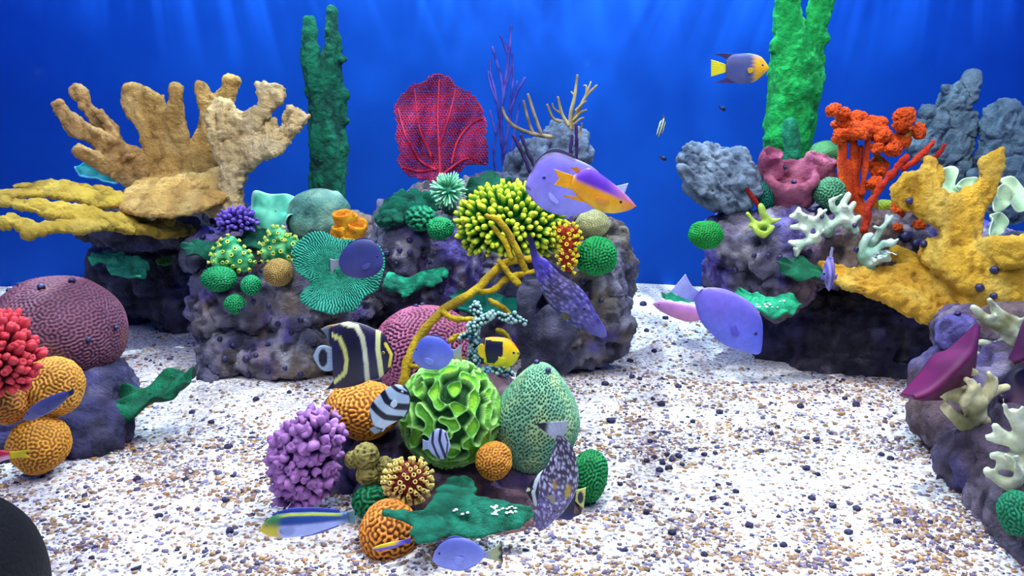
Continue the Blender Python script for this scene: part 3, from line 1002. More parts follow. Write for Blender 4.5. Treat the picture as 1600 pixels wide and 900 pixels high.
elkhorn('broad tan elkhorn coral with thick upright blades above the left shelf', [
    [(268, 310, 3.2, 60, 10), (270, 280, 3.2, 50, 12), (262, 240, 3.2, 38, 11), (250, 205, 3.2, 32, 10), (232, 175, 3.2, 30, 10), (222, 152, 3.2, 33, 9), (224, 142, 3.2, 27, 8)],
    [(275, 250, 3.2, 26, 10), (276, 200, 3.18, 17, 9), (275, 165, 3.16, 12, 8), (275, 138, 3.16, 11, 8)],
    [(290, 280, 3.2, 40, 10), (315, 250, 3.2, 30, 10), (330, 215, 3.2, 26, 9), (335, 180, 3.2, 24, 9), (325, 158, 3.2, 16, 8), (313, 133, 3.2, 10, 7)],
    [(338, 200, 3.22, 28, 9), (345, 165, 3.22, 20, 9), (358, 140, 3.22, 14, 8), (360, 126, 3.22, 15, 8)],
    [(350, 190, 3.2, 18, 8), (372, 182, 3.2, 8, 6)],
    ([(206, 300, 3.1, 40, 8), (250, 304, 3.05, 60, 9), (300, 300, 3.05, 60, 9), (335, 286, 3.1, 45, 8), (352, 268, 3.15, 22, 7)], (0, -.5, .86))], seed=2, pal=('#8c6a38', '#c8a05c', '#d8b878'), amp=.006)
elkhorn('light tan antler-like elkhorn coral reaching right toward the tall green sponge', [
    [(352, 325, 3.05, 22, 12), (360, 295, 3.05, 20, 12), (365, 265, 3.05, 22, 12), (362, 235, 3.05, 30, 11), (372, 205, 3.05, 28, 10), (395, 188, 3.05, 17, 9), (415, 170, 3.05, 11, 8), (422, 148, 3.05, 21, 8), (424, 136, 3.05, 25, 7)],
    [(375, 248, 3.05, 26, 10), (400, 235, 3.02, 20, 9), (430, 225, 3.0, 15, 8), (452, 205, 3.0, 12, 8), (462, 185, 3.0, 19, 7), (466, 175, 3.0, 14, 7)],
    [(452, 202, 3.0, 12, 7), (470, 188, 3.0, 7, 6), (485, 180, 3.0, 4, 5)],
    [(355, 220, 3.05, 26, 9), (345, 190, 3.05, 20, 9), (350, 165, 3.06, 18, 8)],
    [(400, 215, 3.05, 14, 8), (422, 200, 3.05, 9, 7), (426, 190, 3.05, 5, 5)],
    [(345, 310, 3.05, 12, 10), (335, 330, 3.05, 14, 10)], [(365, 310, 3.05, 12, 9), (372, 330, 3.05, 10, 8)]], seed=3, pal=('#9a7c48', '#d8bc88', '#e8d4a8'), amp=.01, fr=30)
UPN = (0, -.45, .89)
YT = ('#846c20', '#c4a440', '#d4b85c')
elkhorn('yellow tan elkhorn blades stretching flat to the left frame edge, topmost tier', [
    ([(225, 318, 3.15, 14, 8), (185, 311, 3.05, 24, 8), (150, 306, 3.0, 34, 7), (112, 302, 2.95, 26, 6), (60, 301, 2.88, 14, 5), (10, 304, 2.82, 9, 5), (-30, 306, 2.8, 8, 5)], UPN),
    ([(130, 296, 3.0, 14, 5), (90, 289, 2.98, 9, 4), (24, 291, 2.95, 5, 3)], UPN), ([(90, 298, 2.95, 9, 4), (55, 293, 2.95, 5, 3)], UPN)], seed=4, pal=YT, amp=.006)
elkhorn('yellow tan elkhorn blades stretching to the left frame edge, ragged lower tier', [
    ([(298, 360, 3.12, 14, 8), (250, 358, 3.05, 22, 9), (200, 352, 2.95, 26, 9), (150, 340, 2.88, 26, 8), (100, 331, 2.82, 22, 7), (50, 322, 2.78, 14, 6), (0, 314, 2.75, 8, 5), (-30, 312, 2.75, 7, 5)], UPN),
    ([(165, 352, 2.85, 16, 8), (110, 355, 2.75, 17, 7), (60, 356, 2.66, 16, 6), (20, 346, 2.62, 16, 6), (-20, 349, 2.6, 12, 6)], UPN),
    ([(70, 358, 2.62, 12, 6), (44, 365, 2.58, 8, 5)], UPN), [(225, 322, 3.2, 18, 12), (205, 345, 3.1, 15, 10)], [(200, 305, 3.2, 12, 9), (240, 325, 3.1, 9, 8), (265, 345, 3.05, 8, 8)]], seed=5, pal=YT, amp=.009)
YG = ('#b07c14', '#e6b63c', '#f0ce68')
elkhorn('large golden yellow elkhorn coral with a tall spike on the right reef', [
    [(1640, 435, 2.5, 50, 26), (1580, 440, 2.55, 45, 26), (1520, 425, 2.6, 42, 26), (1480, 400, 2.65, 30, 22), (1455, 395, 2.7, 24, 18)],
    [(1490, 420, 2.62, 34, 18), (1500, 370, 2.65, 34, 14), (1505, 330, 2.68, 32, 12), (1530, 305, 2.7, 22, 11), (1545, 280, 2.7, 14, 9), (1548, 255, 2.7, 17, 8), (1564, 232, 2.7, 5, 6)],
    [(1500, 350, 2.66, 28, 12), (1460, 320, 2.68, 30, 12), (1425, 300, 2.7, 33, 11), (1412, 285, 2.7, 26, 9)],
    [(1440, 300, 2.7, 26, 10), (1450, 270, 2.72, 22, 9), (1445, 264, 2.72, 18, 8)],
    [(1540, 400, 2.6, 30, 18), (1590, 395, 2.5, 20, 16), (1620, 390, 2.5, 20, 14)],
    [(1400, 395, 2.8, 8, 10), (1440, 420, 2.72, 16, 14), (1490, 455, 2.62, 22, 16), (1560, 475, 2.55, 20, 16), (1640, 480, 2.5, 22, 16)]], seed=6, pal=YG, amp=.010, fr=20, vox=.0065)
elkhorn('low golden yellow elkhorn ledge jutting left beneath the white branching corals', [
    ([(1282, 414, 2.75, 6, 6), (1310, 426, 2.72, 18, 8), (1340, 436, 2.68, 30, 10), (1380, 444, 2.66, 40, 12), (1420, 456, 2.64, 46, 14), (1460, 474, 2.62, 44, 16), (1490, 486, 2.65, 30, 16)], UPN),
    [(1370, 430, 2.7, 14, 10), (1400, 432, 2.7, 20, 10), (1450, 450, 2.66, 22, 12)]], seed=7, pal=('#a87414', '#dcaa38', '#ecc860'), amp=.01, fr=26)

# ------------------------------------------------ tall green sponges
M_GS = mat('green_sponge_skin', None, ns=60, bump=1.0, bs=70, bdist=.02, rough=.85)


def sponge(label, limbs, pal, seed, vox=.0075, amp=.014, name='tree_sponge', extra=()):
    V, F = fuse([ptube(l, 14, 5) for l in limbs] + [blob(*b) for b in extra], vox, 3)
    h = fbm(V * 16, 3, seed); g = rug(V, 42, seed + 3)
    V = V + vnorm(V, F) * (amp * h + .006 * g)[:, None]
    C = mixc(pal[0], pal[1], sst(-.7, .6, h + .6 * g))
    hittable(V, F)
    return solid(name, V, F, C, M_GS, label, 'sponge')


sponge('tall dark green two-pronged sponge left of the middle, behind the elkhorn coral', [
    [(515, 330, 3.5, 26), (513, 280, 3.5, 27), (512, 220, 3.5, 29), (510, 160, 3.5, 29), (514, 110, 3.5, 22), (520, 70, 3.5, 14), (519, 18, 3.5, 10)],
    [(498, 180, 3.48, 16), (492, 120, 3.46, 16), (486, 80, 3.45, 13), (481, 32, 3.45, 9)]], ('#034a40', '#0a7c5c'), 1, extra=[(536, 92, 3.48, 8, 8), (538, 148, 3.48, 9, 8), (539, 190, 3.48, 9, 9), (538, 232, 3.48, 9, 9), (484, 150, 3.46, 8, 9)])
sponge('tall bright green forked sponge rising out of frame on the right', [
    [(1225, 330, 3.3, 30), (1228, 270, 3.3, 34), (1232, 200, 3.3, 38), (1242, 130, 3.3, 42), (1240, 80, 3.3, 36), (1232, 40, 3.28, 22), (1234, -20, 3.26, 19)],
    [(1256, 150, 3.3, 26), (1266, 90, 3.3, 22), (1275, 40, 3.3, 19), (1288, -20, 3.3, 17)]], ('#068a3c', '#1cb85a'), 2, extra=[(1205, 215, 3.28, 12, 10), (1210, 250, 3.28, 14, 10), (1272, 95, 3.28, 18, 16), (1285, 60, 3.28, 13, 12), (1212, 75, 3.28, 12, 14), (1207, 175, 3.28, 10, 12)])
sponge('short rounded green sponge finger standing in front of the tall forked sponge', [
    [(1236, 255, 3.08, 14), (1238, 225, 3.08, 14), (1236, 196, 3.08, 13)]], ('#0c7a58', '#1f9c70'), 3, vox=.008)

# pink sponge
m = mp(2.95, 280)
parts = []
pr = [(.5, 0), (.8, .1), (.95, .35), (1.05, .7), (1.15, .9), (1.1, 1.02), (.92, 1.0), (.72, .8), (.6, .5), (.3, .4)]
def vase(x, y, r_, h_, zd, Yv, n=28):
    m = mp(Yv, y)
    V, F = lathe([(a_ * r_ * m, (b_ - 1) * h_ * m) for a_, b_ in pr], n)
    return orient(V, at(x, y, Yv), zd), F
parts.append(vase(1208, 238, 15, 46, (.1, -.65, 1), 2.93))
parts.append(vase(1236, 270, 36, 64, (-.15, -.55, 1), 2.93))
parts.append(vase(1286, 246, 22, 60, (.3, -.3, 1), 2.98))
parts += [blob(1262, 275, 3.0, 30, 26, .07), blob(1238, 305, 2.97, 34, 24, .07), blob(1210, 262, 2.95, 14, 22, .04), blob(1280, 280, 3.0, 25, 35, .06)]
V, F = fuse(parts, .0065, 3)
h = fbm(V * 22, 3, 4)
V = V + vnorm(V, F) * (.006 * ridged(V * 14, 2, 3) + .004 * rug(V, 34, 5))[:, None]
solid('pink_tube_sponge', V, F, mixc('#a04a6c', '#d07c94', sst(-.4, .4, h)), M_VS, 'dusty pink vase sponge with open mouths at the foot of the tall green sponge', 'sponge')
hittable(V, F)

# ------------------------------------------------ grey fluted corals
def fluted(label, blobs, axis, pal, seed, vox=.0055, fr=40, amp=.014, limbs=(), name='fluted_grey_coral'):
    V, F = fuse([blob(*b) for b in blobs] + [ptube(l, 12) for l in limbs], vox, 2)
    a = radians(axis)
    ax = np.array([cos(a), 0, sin(a)]); pe = np.array([-sin(a), 0, cos(a)])
    Q = np.stack([V @ ax * .2, V[:, 1] * .4, V @ pe], -1) + .012 * np.stack([vn(V * 9, 1)] * 3, -1)
    h = .8 * ridged(Q * fr, 2, seed) + .8 * rug(V, 30, seed) + .3
    V = V + vnorm(V, F) * (amp * h + .01 * vn(V * 8, seed + 2))[:, None]
    hittable(V, F)
    return solid(name, V, F, mixc(pal[0], pal[1], sst(-.5, 1.0, h)), M_VS, label, 'coral')


GP = ('#2c3c58', '#8c9cae')
fluted('grey fluted fan-shaped coral leaning left off the right reef', [
    (1090, 252, 3.0, 28, 24, .05, -40), (1118, 262, 3.0, 36, 30, .06), (1145, 280, 3.0, 38, 34, .06), (1152, 248, 3.0, 18, 16, .05), (1140, 305, 3.0, 34, 22, .06), (1105, 290, 3.0, 30, 28, .06), (1158, 268, 3.0, 18, 26, .05), (1110, 240, 3.0, 22, 14, .05), (1080, 262, 3.0, 16, 18, .04)], -40, GP, 1, limbs=[[(x0, y0, 2.94, 8), ((x0 + x1) / 2 + 3, (y0 + y1) / 2 - 3, 2.92, 9), (x1, y1, 2.94, 8)] for x0, y0, x1, y1 in ((1067, 264, 1118, 320), (1078, 247, 1133, 322), (1094, 236, 1146, 322), (1112, 231, 1158, 318), (1131, 236, 1167, 312), (1153, 246, 1173, 304))])
fluted('slate grey folded coral behind the purple tang at the top of the middle reef', [
    (878, 232, 3.15, 32, 40, .07), (900, 245, 3.15, 20, 44, .06), (850, 250, 3.12, 30, 30, .06), (820, 262, 3.12, 28, 30, .06), (830, 240, 3.12, 20, 18, .05), (870, 280, 3.15, 50, 30, .08), (808, 280, 3.12, 20, 16, .05)], 65, ('#283450', '#7c8ca4'), 2)
fluted('tall slate blue ragged coral behind the orange tree coral, right of it', [
    (1480, 230, 3.5, 34, 36, .06), (1460, 200, 3.5, 20, 24, .05), (1497, 195, 3.5, 24, 30, .05), (1490, 160, 3.5, 20, 26, .05), (1510, 145, 3.5, 10, 24, .04, -12), (1518, 128, 3.5, 7, 8, .03), (1448, 175, 3.5, 9, 10, .03), (1478, 140, 3.5, 8, 10, .03), (1445, 230, 3.5, 22, 20, .05), (1490, 262, 3.5, 26, 30, .06), (1470, 290, 3.5, 24, 24, .06), (1475, 330, 3.5, 30, 40, .07)], 60, ('#2c4864', '#6c8494'), 3, fr=46)
fluted('slate blue rounded coral at the upper right frame edge', [
    (1565, 195, 3.4, 28, 36, .06), (1585, 215, 3.4, 26, 40, .06), (1560, 230, 3.4, 22, 28, .05), (1545, 250, 3.4, 14, 22, .05), (1570, 262, 3.4, 26, 28, .06), (1600, 200, 3.4, 16, 28, .05), (1540, 275, 3.4, 20, 14, .05), (1580, 300, 3.4, 40, 50, .07)], 65, ('#2c4864', '#6c8698'), 4, fr=46)
# dark lump under rock tubes (grey brown columns behind the spotted fish)
V, F = fuse([vase(832, 432, 14, 40, (0, -.25, 1), 2.35), ptube([(826, 455, 2.35, 15), (822, 490, 2.35, 15), (826, 530, 2.36, 18), (835, 570, 2.38, 20)]), blob(862, 520, 2.4, 40, 36, .06), blob(850, 545, 2.4, 42, 34, .06), blob(880, 500, 2.4, 20, 24, .04), blob(858, 488, 2.4, 14, 10, .03), blob(835, 590, 2.4, 30, 20, .05), blob(870, 565, 2.42, 30, 20, .05), blob(845, 615, 2.4, 20, 30, .05)], .0065, 2)
h = fbm(V * 18, 3, 8)
V = V + vnorm(V, F) * (.012 * h + .004 * ridged(V * 35, 2, 1))[:, None]
solid('grey_tube_sponge', V, F, mixc('#35354c', '#6c6a80', sst(-.4, .5, h)), M_VS, 'dark grey rough tube sponge standing behind the diving spotted filefish', 'sponge')
hittable(V, F)
# ------------------------------------------------ plates and cups
def onplane(pts, c, nrm):
    """photograph outline laid onto the plane through c"""
    c = np.asarray(c); nrm = nrmz(np.asarray(nrm, float))
    P = np.asarray(pts, float)
    d = at(P[:, 0], P[:, 1], 1.0) - np.array(EYE)
    t = ((c - np.array(EYE)) @ nrm) / (d @ nrm)
    return np.array(EYE) + d * t[:, None]


def plate(label, outline, ctr, nrm, pal, seed=0, thick=.008, ruf=.022, cup=0.0, ridge=0, rim=None, name='plate_coral', cat='coral', fr=17, nrp=30, nth=190, rr=0.012, mt=None, edge=0.09, nr=7, parent=None, part=None):
    c = at(*ctr); nz = nrmz(np.asarray(nrm, float))
    P = onplane(outline + [outline[0]], c, nrm)
    Q = catmull(P, 6)[:-1]
    L_ = np.concatenate([[0], np.cumsum(np.linalg.norm(np.diff(np.vstack([Q, Q[:1]]), axis=0), axis=1))])
    s = np.linspace(0, L_[-1], nth, endpoint=False)
    Qc = np.vstack([Q, Q[:1]])
    B = np.stack([np.interp(s, L_, Qc[:, k]) for k in range(3)], -1)
    cc = B.mean(0)
    size = np.linalg.norm(B - cc, axis=1).mean()
    wob = 1 + edge * vn(B * 35, seed)
    B = cc + (B - cc) * wob[:, None]
    r = np.linspace(0.02, 1, nrp) ** .9
    G = cc + (B - cc)[:, None] * r[None, :, None]
    th = np.arange(nth) / nth * 2 * pi
    und = ruf * (fbm(G.reshape(-1, 3) * 9, 2, seed).reshape(nth, nrp)) * (.3 + r ** 2) + ruf * .45 * (r ** 3)[None] * np.sin(th * nr + seed + 1.5 * np.sin(th * 2))[:, None] + cup * size * r[None] ** 2
    f = 0
    if ridge:
        u = np.repeat(th[:, None], nrp, 1); v = np.repeat(np.log(r + .12)[None], nth, 0)
        D = np.stack([np.cos(u) * 1.0, np.sin(u) * 1.0, v * .22], -1).reshape(-1, 3)
        rs = np.random.RandomState(seed)
        k = rs.randn(90, 2); ang = rs.randn(90) * .38
        f = 0
        for q in range(90):
            ku = np.round(ridge * cos(ang[q]) * rs.uniform(.85, 1.15)); kv = ridge * sin(ang[q]) * .8
            f = f + np.cos(ku * u + kv * v + rs.rand() * 6.28)
        f = f / math.sqrt(45)
        rg = sst(-.5, .5, f)
    else:
        rg = .5 + .5 * rug(G.reshape(-1, 3), fr, seed).reshape(nth, nrp)
    edge_t = thick * np.sqrt(np.clip(1 - r ** 8, .02, 1))
    top = G + nz * (und + rr * rg + edge_t[None] * .5)[..., None]
    bot = G + nz * (und - edge_t[None] * .5 - .0)[..., None]
    V = np.concatenate([top.reshape(-1, 3), bot.reshape(-1, 3)])
    n1 = nth * nrp
    F1 = grid_faces(nth, nrp, True, False)
    F2 = F1[:, ::-1] + n1
    i = np.arange(nth); j = (i + 1) % nth
    F3 = np.stack([i * nrp + nrp - 1, n1 + i * nrp + nrp - 1, n1 + j * nrp + nrp - 1, j * nrp + nrp - 1], 1)
    ia = i * nrp
    V = np.vstack([V, top[:, 0].mean(0), bot[:, 0].mean(0)])
    T1 = np.stack([np.full(nth, len(V) - 2), ia, j * nrp], 1); T2 = np.stack([np.full(nth, len(V) - 1), n1 + j * nrp, n1 + ia], 1)
    Fq = np.concatenate([F1, F2, F3[:, ::-1]]); Ft = np.concatenate([T1, T2])
    # sheets seen from above need their normals up along nz
    if (vnorm(V[:n1], F1) @ nz).mean() < 0:
        Fq = Fq[:, ::-1]; Ft = Ft[:, ::-1]
    C = mixc(pal[0], pal[1], rg)
    C = C * (1 + .15 * fbm(G.reshape(-1, 3) * 20, 2, seed + 2).reshape(nth, nrp))[..., None]
    if rim: C = mixc(C, rim, np.repeat((sst(.86, .97, r))[None], nth, 0) * .9)
    Cb = mixc(pal[0], pal[1], 0 * rg + .15)
    if rim: Cb = mixc(Cb, rim, np.repeat((sst(.9, .98, r))[None], nth, 0) * .9)
    C = np.vstack([C.reshape(-1, 3), Cb.reshape(-1, 3), C[0, 0], C[0, 0]])
    hittable(V, [Ft, Fq])
    if parent is not None:
        return solid(part, V, [Ft, Fq], C, mt or M_VS, parent=parent)
    return solid(name, V, [Ft, Fq], C, mt or M_VS, label, cat)


plate('big turquoise plate coral with fine radiating ridges on the left rock', [(458, 398), (468, 378), (485, 367), (508, 365), (530, 374), (560, 378), (588, 385), (600, 402), (600, 430), (594, 452), (572, 465), (560, 482), (535, 491), (510, 493), (485, 484), (470, 470), (474, 455), (486, 444), (474, 434), (460, 420)],
      (530, 430, 2.66), (.05, -.85, .5), ('#0c6468', '#44b492'), 1, thick=.012, ruf=.02, ridge=96, cup=.1, name='ridged_plate_coral', nrp=48, nth=560, rr=.008, mt=M_V, edge=.03)
plate('dark green plate coral lying over the sand right of the big maroon dome', [(160, 625), (190, 608), (225, 602), (255, 592), (285, 584), (306, 588), (308, 604), (298, 626), (270, 638), (235, 645), (205, 656), (180, 652), (165, 640)], (235, 622, 2.22), (-.1, -.45, .85), ('#064a38', '#0f8e62'), 2, cup=.12, ruf=.045)
plate('seafoam green little plate coral in the shadow under the left shelf, largest of three', [(166, 416), (182, 405), (205, 404), (225, 406), (234, 415), (228, 430), (208, 435), (188, 430), (174, 430)], (200, 418, 3.25), (0, -.5, .8), ('#1c8470', '#58d8a4'), 3, ruf=.015, nth=120)
plate('narrow seafoam plate coral in the shadow under the left shelf, leftmost of three', [(138, 402), (152, 396), (178, 394), (196, 400), (190, 410), (165, 408), (145, 410)], (165, 402, 3.3), (0, -.5, .8), ('#1c8470', '#4cc890'), 4, ruf=.022, nth=100)
plate('dim olive green plate coral in the shadow under the left shelf, rightmost of three', [(244, 408), (258, 402), (270, 405), (268, 412), (250, 415)], (257, 408, 3.3), (0, -.5, .8), ('#3c7430', '#6c9c3c'), 5, ruf=.008, nth=80)
plate('dark green shelf coral under the violet crust above the green cushion coral', [(284, 388), (300, 380), (325, 378), (345, 386), (340, 398), (318, 404), (296, 402)], (315, 392, 2.88), (0, -.6, .8), ('#04443c', '#0c7458'), 6, ruf=.018, nth=120)
plate('dark green shelf coral between the two mint bumpy corals', [(368, 372), (382, 362), (405, 358), (424, 364), (426, 380), (412, 392), (390, 392), (374, 386)], (398, 376, 2.95), (0, -.5, .8), ('#04443c', '#0c7458'), 7, ruf=.018, nth=120)
plate('dark green folded plate coral on the crest of the middle reef beneath the sea fan', [(724, 300), (735, 282), (755, 272), (778, 270), (796, 280), (802, 294), (790, 306), (768, 318), (742, 318)], (762, 294, 2.98), (.1, -.75, .6), ('#04443c', '#0c8058'), 8, ruf=.03)
plate('teal plate coral on the middle reef partly behind the yellow rope coral', [(702, 466), (716, 458), (745, 462), (775, 462), (805, 472), (812, 484), (790, 494), (755, 492), (722, 486)], (757, 476, 2.75), (0, -.55, .8), ('#06544a', '#12907a'), 9, ruf=.022)
plate('bright green small plate coral at the foot of the rock column by the filefish snout', [(876, 522), (886, 512), (900, 514), (914, 520), (908, 530), (888, 534)], (893, 522, 2.8), (0, -.6, .8), ('#0c7c58', '#34c890'), 10, ruf=.018, nth=100)
plate('dark green scalloped plate coral on the right reef left of the small head-on fish', [(1214, 407), (1235, 403), (1258, 404), (1274, 413), (1288, 432), (1268, 440), (1240, 436), (1222, 424)], (1250, 420, 2.72), (0, -.7, .7), ('#04503c', '#0e8a5c'), 11, ruf=.022)
plate('long green plate coral edge running behind the small head-on fish', [(1256, 406), (1280, 400), (1310, 403), (1340, 411), (1344, 424), (1318, 428), (1285, 420)], (1300, 413, 2.8), (0, -.7, .7), ('#065c40', '#18b078'), 12, ruf=.022)
plate('sea green plate coral sprinkled with white grit, behind the lilac tang', [(1150, 455), (1164, 466), (1185, 466), (1208, 462), (1232, 463), (1252, 476), (1246, 486), (1222, 490), (1195, 494), (1168, 488), (1148, 474)], (1198, 478, 2.7), (0, -.45, .85), ('#0c8464', '#3cd098'), 13, ruf=.022)
plate('small green plate coral on the sand by the tail of the right purple tang', [(1034, 460), (1052, 459), (1076, 466), (1080, 476), (1056, 476), (1040, 470)], (1058, 467, 4.08), (0, -.3, .95), ('#0c8464', '#30b884'), 14, ruf=.018, nth=100)

# cyan cups behind the left elkhorn
CY = ('#0c6c74', '#148c84')
plate('teal cup coral with pale cyan rim behind the slender elkhorn coral, left one', [(117, 264), (128, 257), (145, 258), (160, 266), (182, 276), (190, 287), (170, 289), (145, 284), (125, 276)], (152, 273, 3.45), (0, -.6, .75), CY, 15, ruf=.02, nr=4, rim='#7cdcf0', mt=M_V, cup=.2, name='cup_coral', rr=.001, thick=.016)
plate('teal cup coral with pale cyan rim behind the slender elkhorn coral, right one', [(192, 240), (212, 234), (230, 240), (238, 256), (230, 270), (215, 268), (200, 258)], (214, 252, 3.5), (0, -.6, .75), CY, 16, ruf=.02, nr=4, rim='#7cdcf0', mt=M_V, cup=.2, name='cup_coral', rr=.001, thick=.016)

# mint ruffled cup and grey green boulder on the left reef
MN = ('#3ea48c', '#7cd8b4')
plate('pale mint ruffled cup coral between the violet cluster coral and the grey-green boulder', [(386, 322), (400, 310), (425, 307), (452, 309), (472, 316), (476, 332), (464, 348), (445, 360), (415, 360), (392, 344)], (430, 330, 3.0), (0, -.8, .6), MN, 17, ruf=.055, nr=4, rim='#b8f0d4', mt=M_VSOFT, cup=.35, name='ruffled_cup_coral', rr=.001, thick=.012, edge=.04)
V, F = fuse([blob(500, 330, 3.0, 44, 36, .09), blob(475, 345, 2.98, 26, 30, .07), blob(525, 335, 3.02, 22, 26, .07), blob(500, 350, 2.98, 40, 24, .08)], .009, 4)
V = V + vnorm(V, F) * (.012 * fbm(V * 12, 3, 2) + .006 * ridged(V * np.array([20, 20, 9]), 2, 4))[:, None]
C = mixc('#5e9488', '#9cc4ac', sst(-.4, .4, fbm(V * 14, 3, 5))); C = mixc(C, '#3e6a68', sst(.1, .4, fbm(V * 20, 3, 9)) * .8)
solid('grey_green_boulder_coral', V, F, C, M_VS, 'rounded grey-green boulder coral left of the orange tube sponge', 'coral'); hittable(V, F)

# pale green folded leather cups at the right edge
PG = ('#8fb48c', '#c8dcae')
for k, (o_, c_, lab) in enumerate((
        ([(1466, 270), (1484, 260), (1496, 268), (1490, 292), (1502, 312), (1496, 328), (1480, 328), (1467, 308)], (1482, 296, 2.95), 'pale green leathery fold directly left of the tall yellow elkhorn spike'),
        ([(1488, 296), (1502, 282), (1522, 279), (1534, 290), (1522, 302), (1504, 304)], (1512, 292, 3.0), 'pale green leathery fold showing behind the base of the yellow elkhorn spike'),
        ([(1546, 306), (1560, 292), (1574, 298), (1580, 312), (1568, 328), (1550, 332)], (1562, 312, 2.95), 'round pale green leathery lobe just right of the yellow elkhorn spike'),
        ([(1560, 280), (1580, 278), (1600, 300), (1608, 325), (1590, 332), (1576, 318)], (1588, 304, 3.0), 'pale green leathery lobe touching the right frame edge'),
        ([(1544, 336), (1560, 336), (1570, 350), (1562, 366), (1542, 370)], (1556, 352, 2.9), 'lowest pale green leathery lobe above the dark hollow at the right'))):
    plate(lab, o_, c_, (.1 * (k - 2), -.85, .45), PG, 20 + k, ruf=.02, nr=3, rim='#dcecc4', mt=M_VSOFT, cup=.3, name='leather_coral', rr=.001, thick=.012, nth=140, edge=.03)

# ------------------------------------------------ fused flat lobed plates
def lobed(label, limbs, flat, pal, seed, vox=.006, amp=.004, name='plate_coral', extra=()):
    V, F = fuse([ptube(l, 14, 6, flat=flat) for l in limbs] + [blob(*b) for b in extra], vox, 2)
    h = rug(V, 28, seed)
    V = V + vnorm(V, F) * (amp * 1.6 * h + .006 * vn(V * 14, seed))[:, None] + np.array(flat) * (.012 * vn(V * 10, seed + 4))[:, None]
    hittable(V, F)
    return solid(name, V, F, mixc(pal[0], pal[1], sst(-.7, .6, h + .5 * vn(V * 25, seed + 1))), M_VS, label, 'coral')


FT = (0, -.5, .86)
lobed('teal green plate coral spreading across the front group, white grit on it', [
    [(598, 800, 1.50, 7, 3), (630, 802, 1.5, 12, 4), (665, 810, 1.52, 20, 5), (710, 808, 1.56, 38, 5), (760, 806, 1.58, 34, 5), (800, 806, 1.58, 24, 4), (832, 800, 1.58, 12, 3)],
    [(700, 800, 1.56, 32, 5), (712, 775, 1.62, 30, 5), (718, 756, 1.68, 28, 4), (716, 744, 1.70, 20, 4)],
    [(690, 812, 1.52, 26, 5), (665, 826, 1.48, 24, 4), (645, 836, 1.46, 16, 4)]], FT, ('#086048', '#229474'), 1, vox=.005, amp=.003)
GD = ('#04463c', '#108064')
lobed('dark green crumpled plate coral at the upper left of the middle reef', [
    [(598, 350, 2.9, 16, 8), (615, 332, 2.92, 20, 8), (640, 322, 2.95, 20, 8), (668, 318, 3.0, 16, 8), (686, 324, 3.0, 12, 7)], [(605, 320, 2.95, 10, 6), (625, 312, 2.98, 9, 6), (650, 306, 3.0, 8, 6)], [(600, 340, 2.9, 12, 8), (630, 345, 2.88, 10, 7)]], (0, -.8, .6), GD, 2, amp=.009)
brain('curly_rosette_coral', 'small dark green curly rosette coral between the crumpled plate and the green ball', 657, 341, 2.86, 22, 18, .05, 11, '#04503c', '#1a9468', .011, 31, cat='coral')
brain('curly_rosette_coral', 'dark green rosette disc beside the olive knobs, low in the front group', 580, 785, 1.68, 29, 27, .03, 12, '#044a30', '#0e8a54', .004, 32, cat='coral')
lobed('jade green ribbon-like plate coral in the middle of the mottled middle reef', [
    [(606, 440, 2.82, 16, 8), (625, 442, 2.8, 14, 7), (645, 440, 2.8, 12, 6), (668, 432, 2.82, 14, 6), (694, 424, 2.84, 8, 5)], [(628, 456, 2.78, 12, 6), (650, 448, 2.8, 8, 5)], [(668, 440, 2.8, 8, 5), (690, 436, 2.8, 6, 4)]], (0, -.7, .7), ('#0c7c64', '#34d09c'), 3)
lobed('tiny leafy green tuft low on the dark rock behind the purple leaf sponge', [
    [(1416, 582, 2.8, 5, 3), (1426, 576, 2.8, 6, 3), (1434, 570, 2.8, 4, 3)], [(1420, 572, 2.8, 4, 3), (1430, 582, 2.8, 4, 3)]], (0, -.8, .6), ('#0c6450', '#2ca07c'), 4, vox=.005)

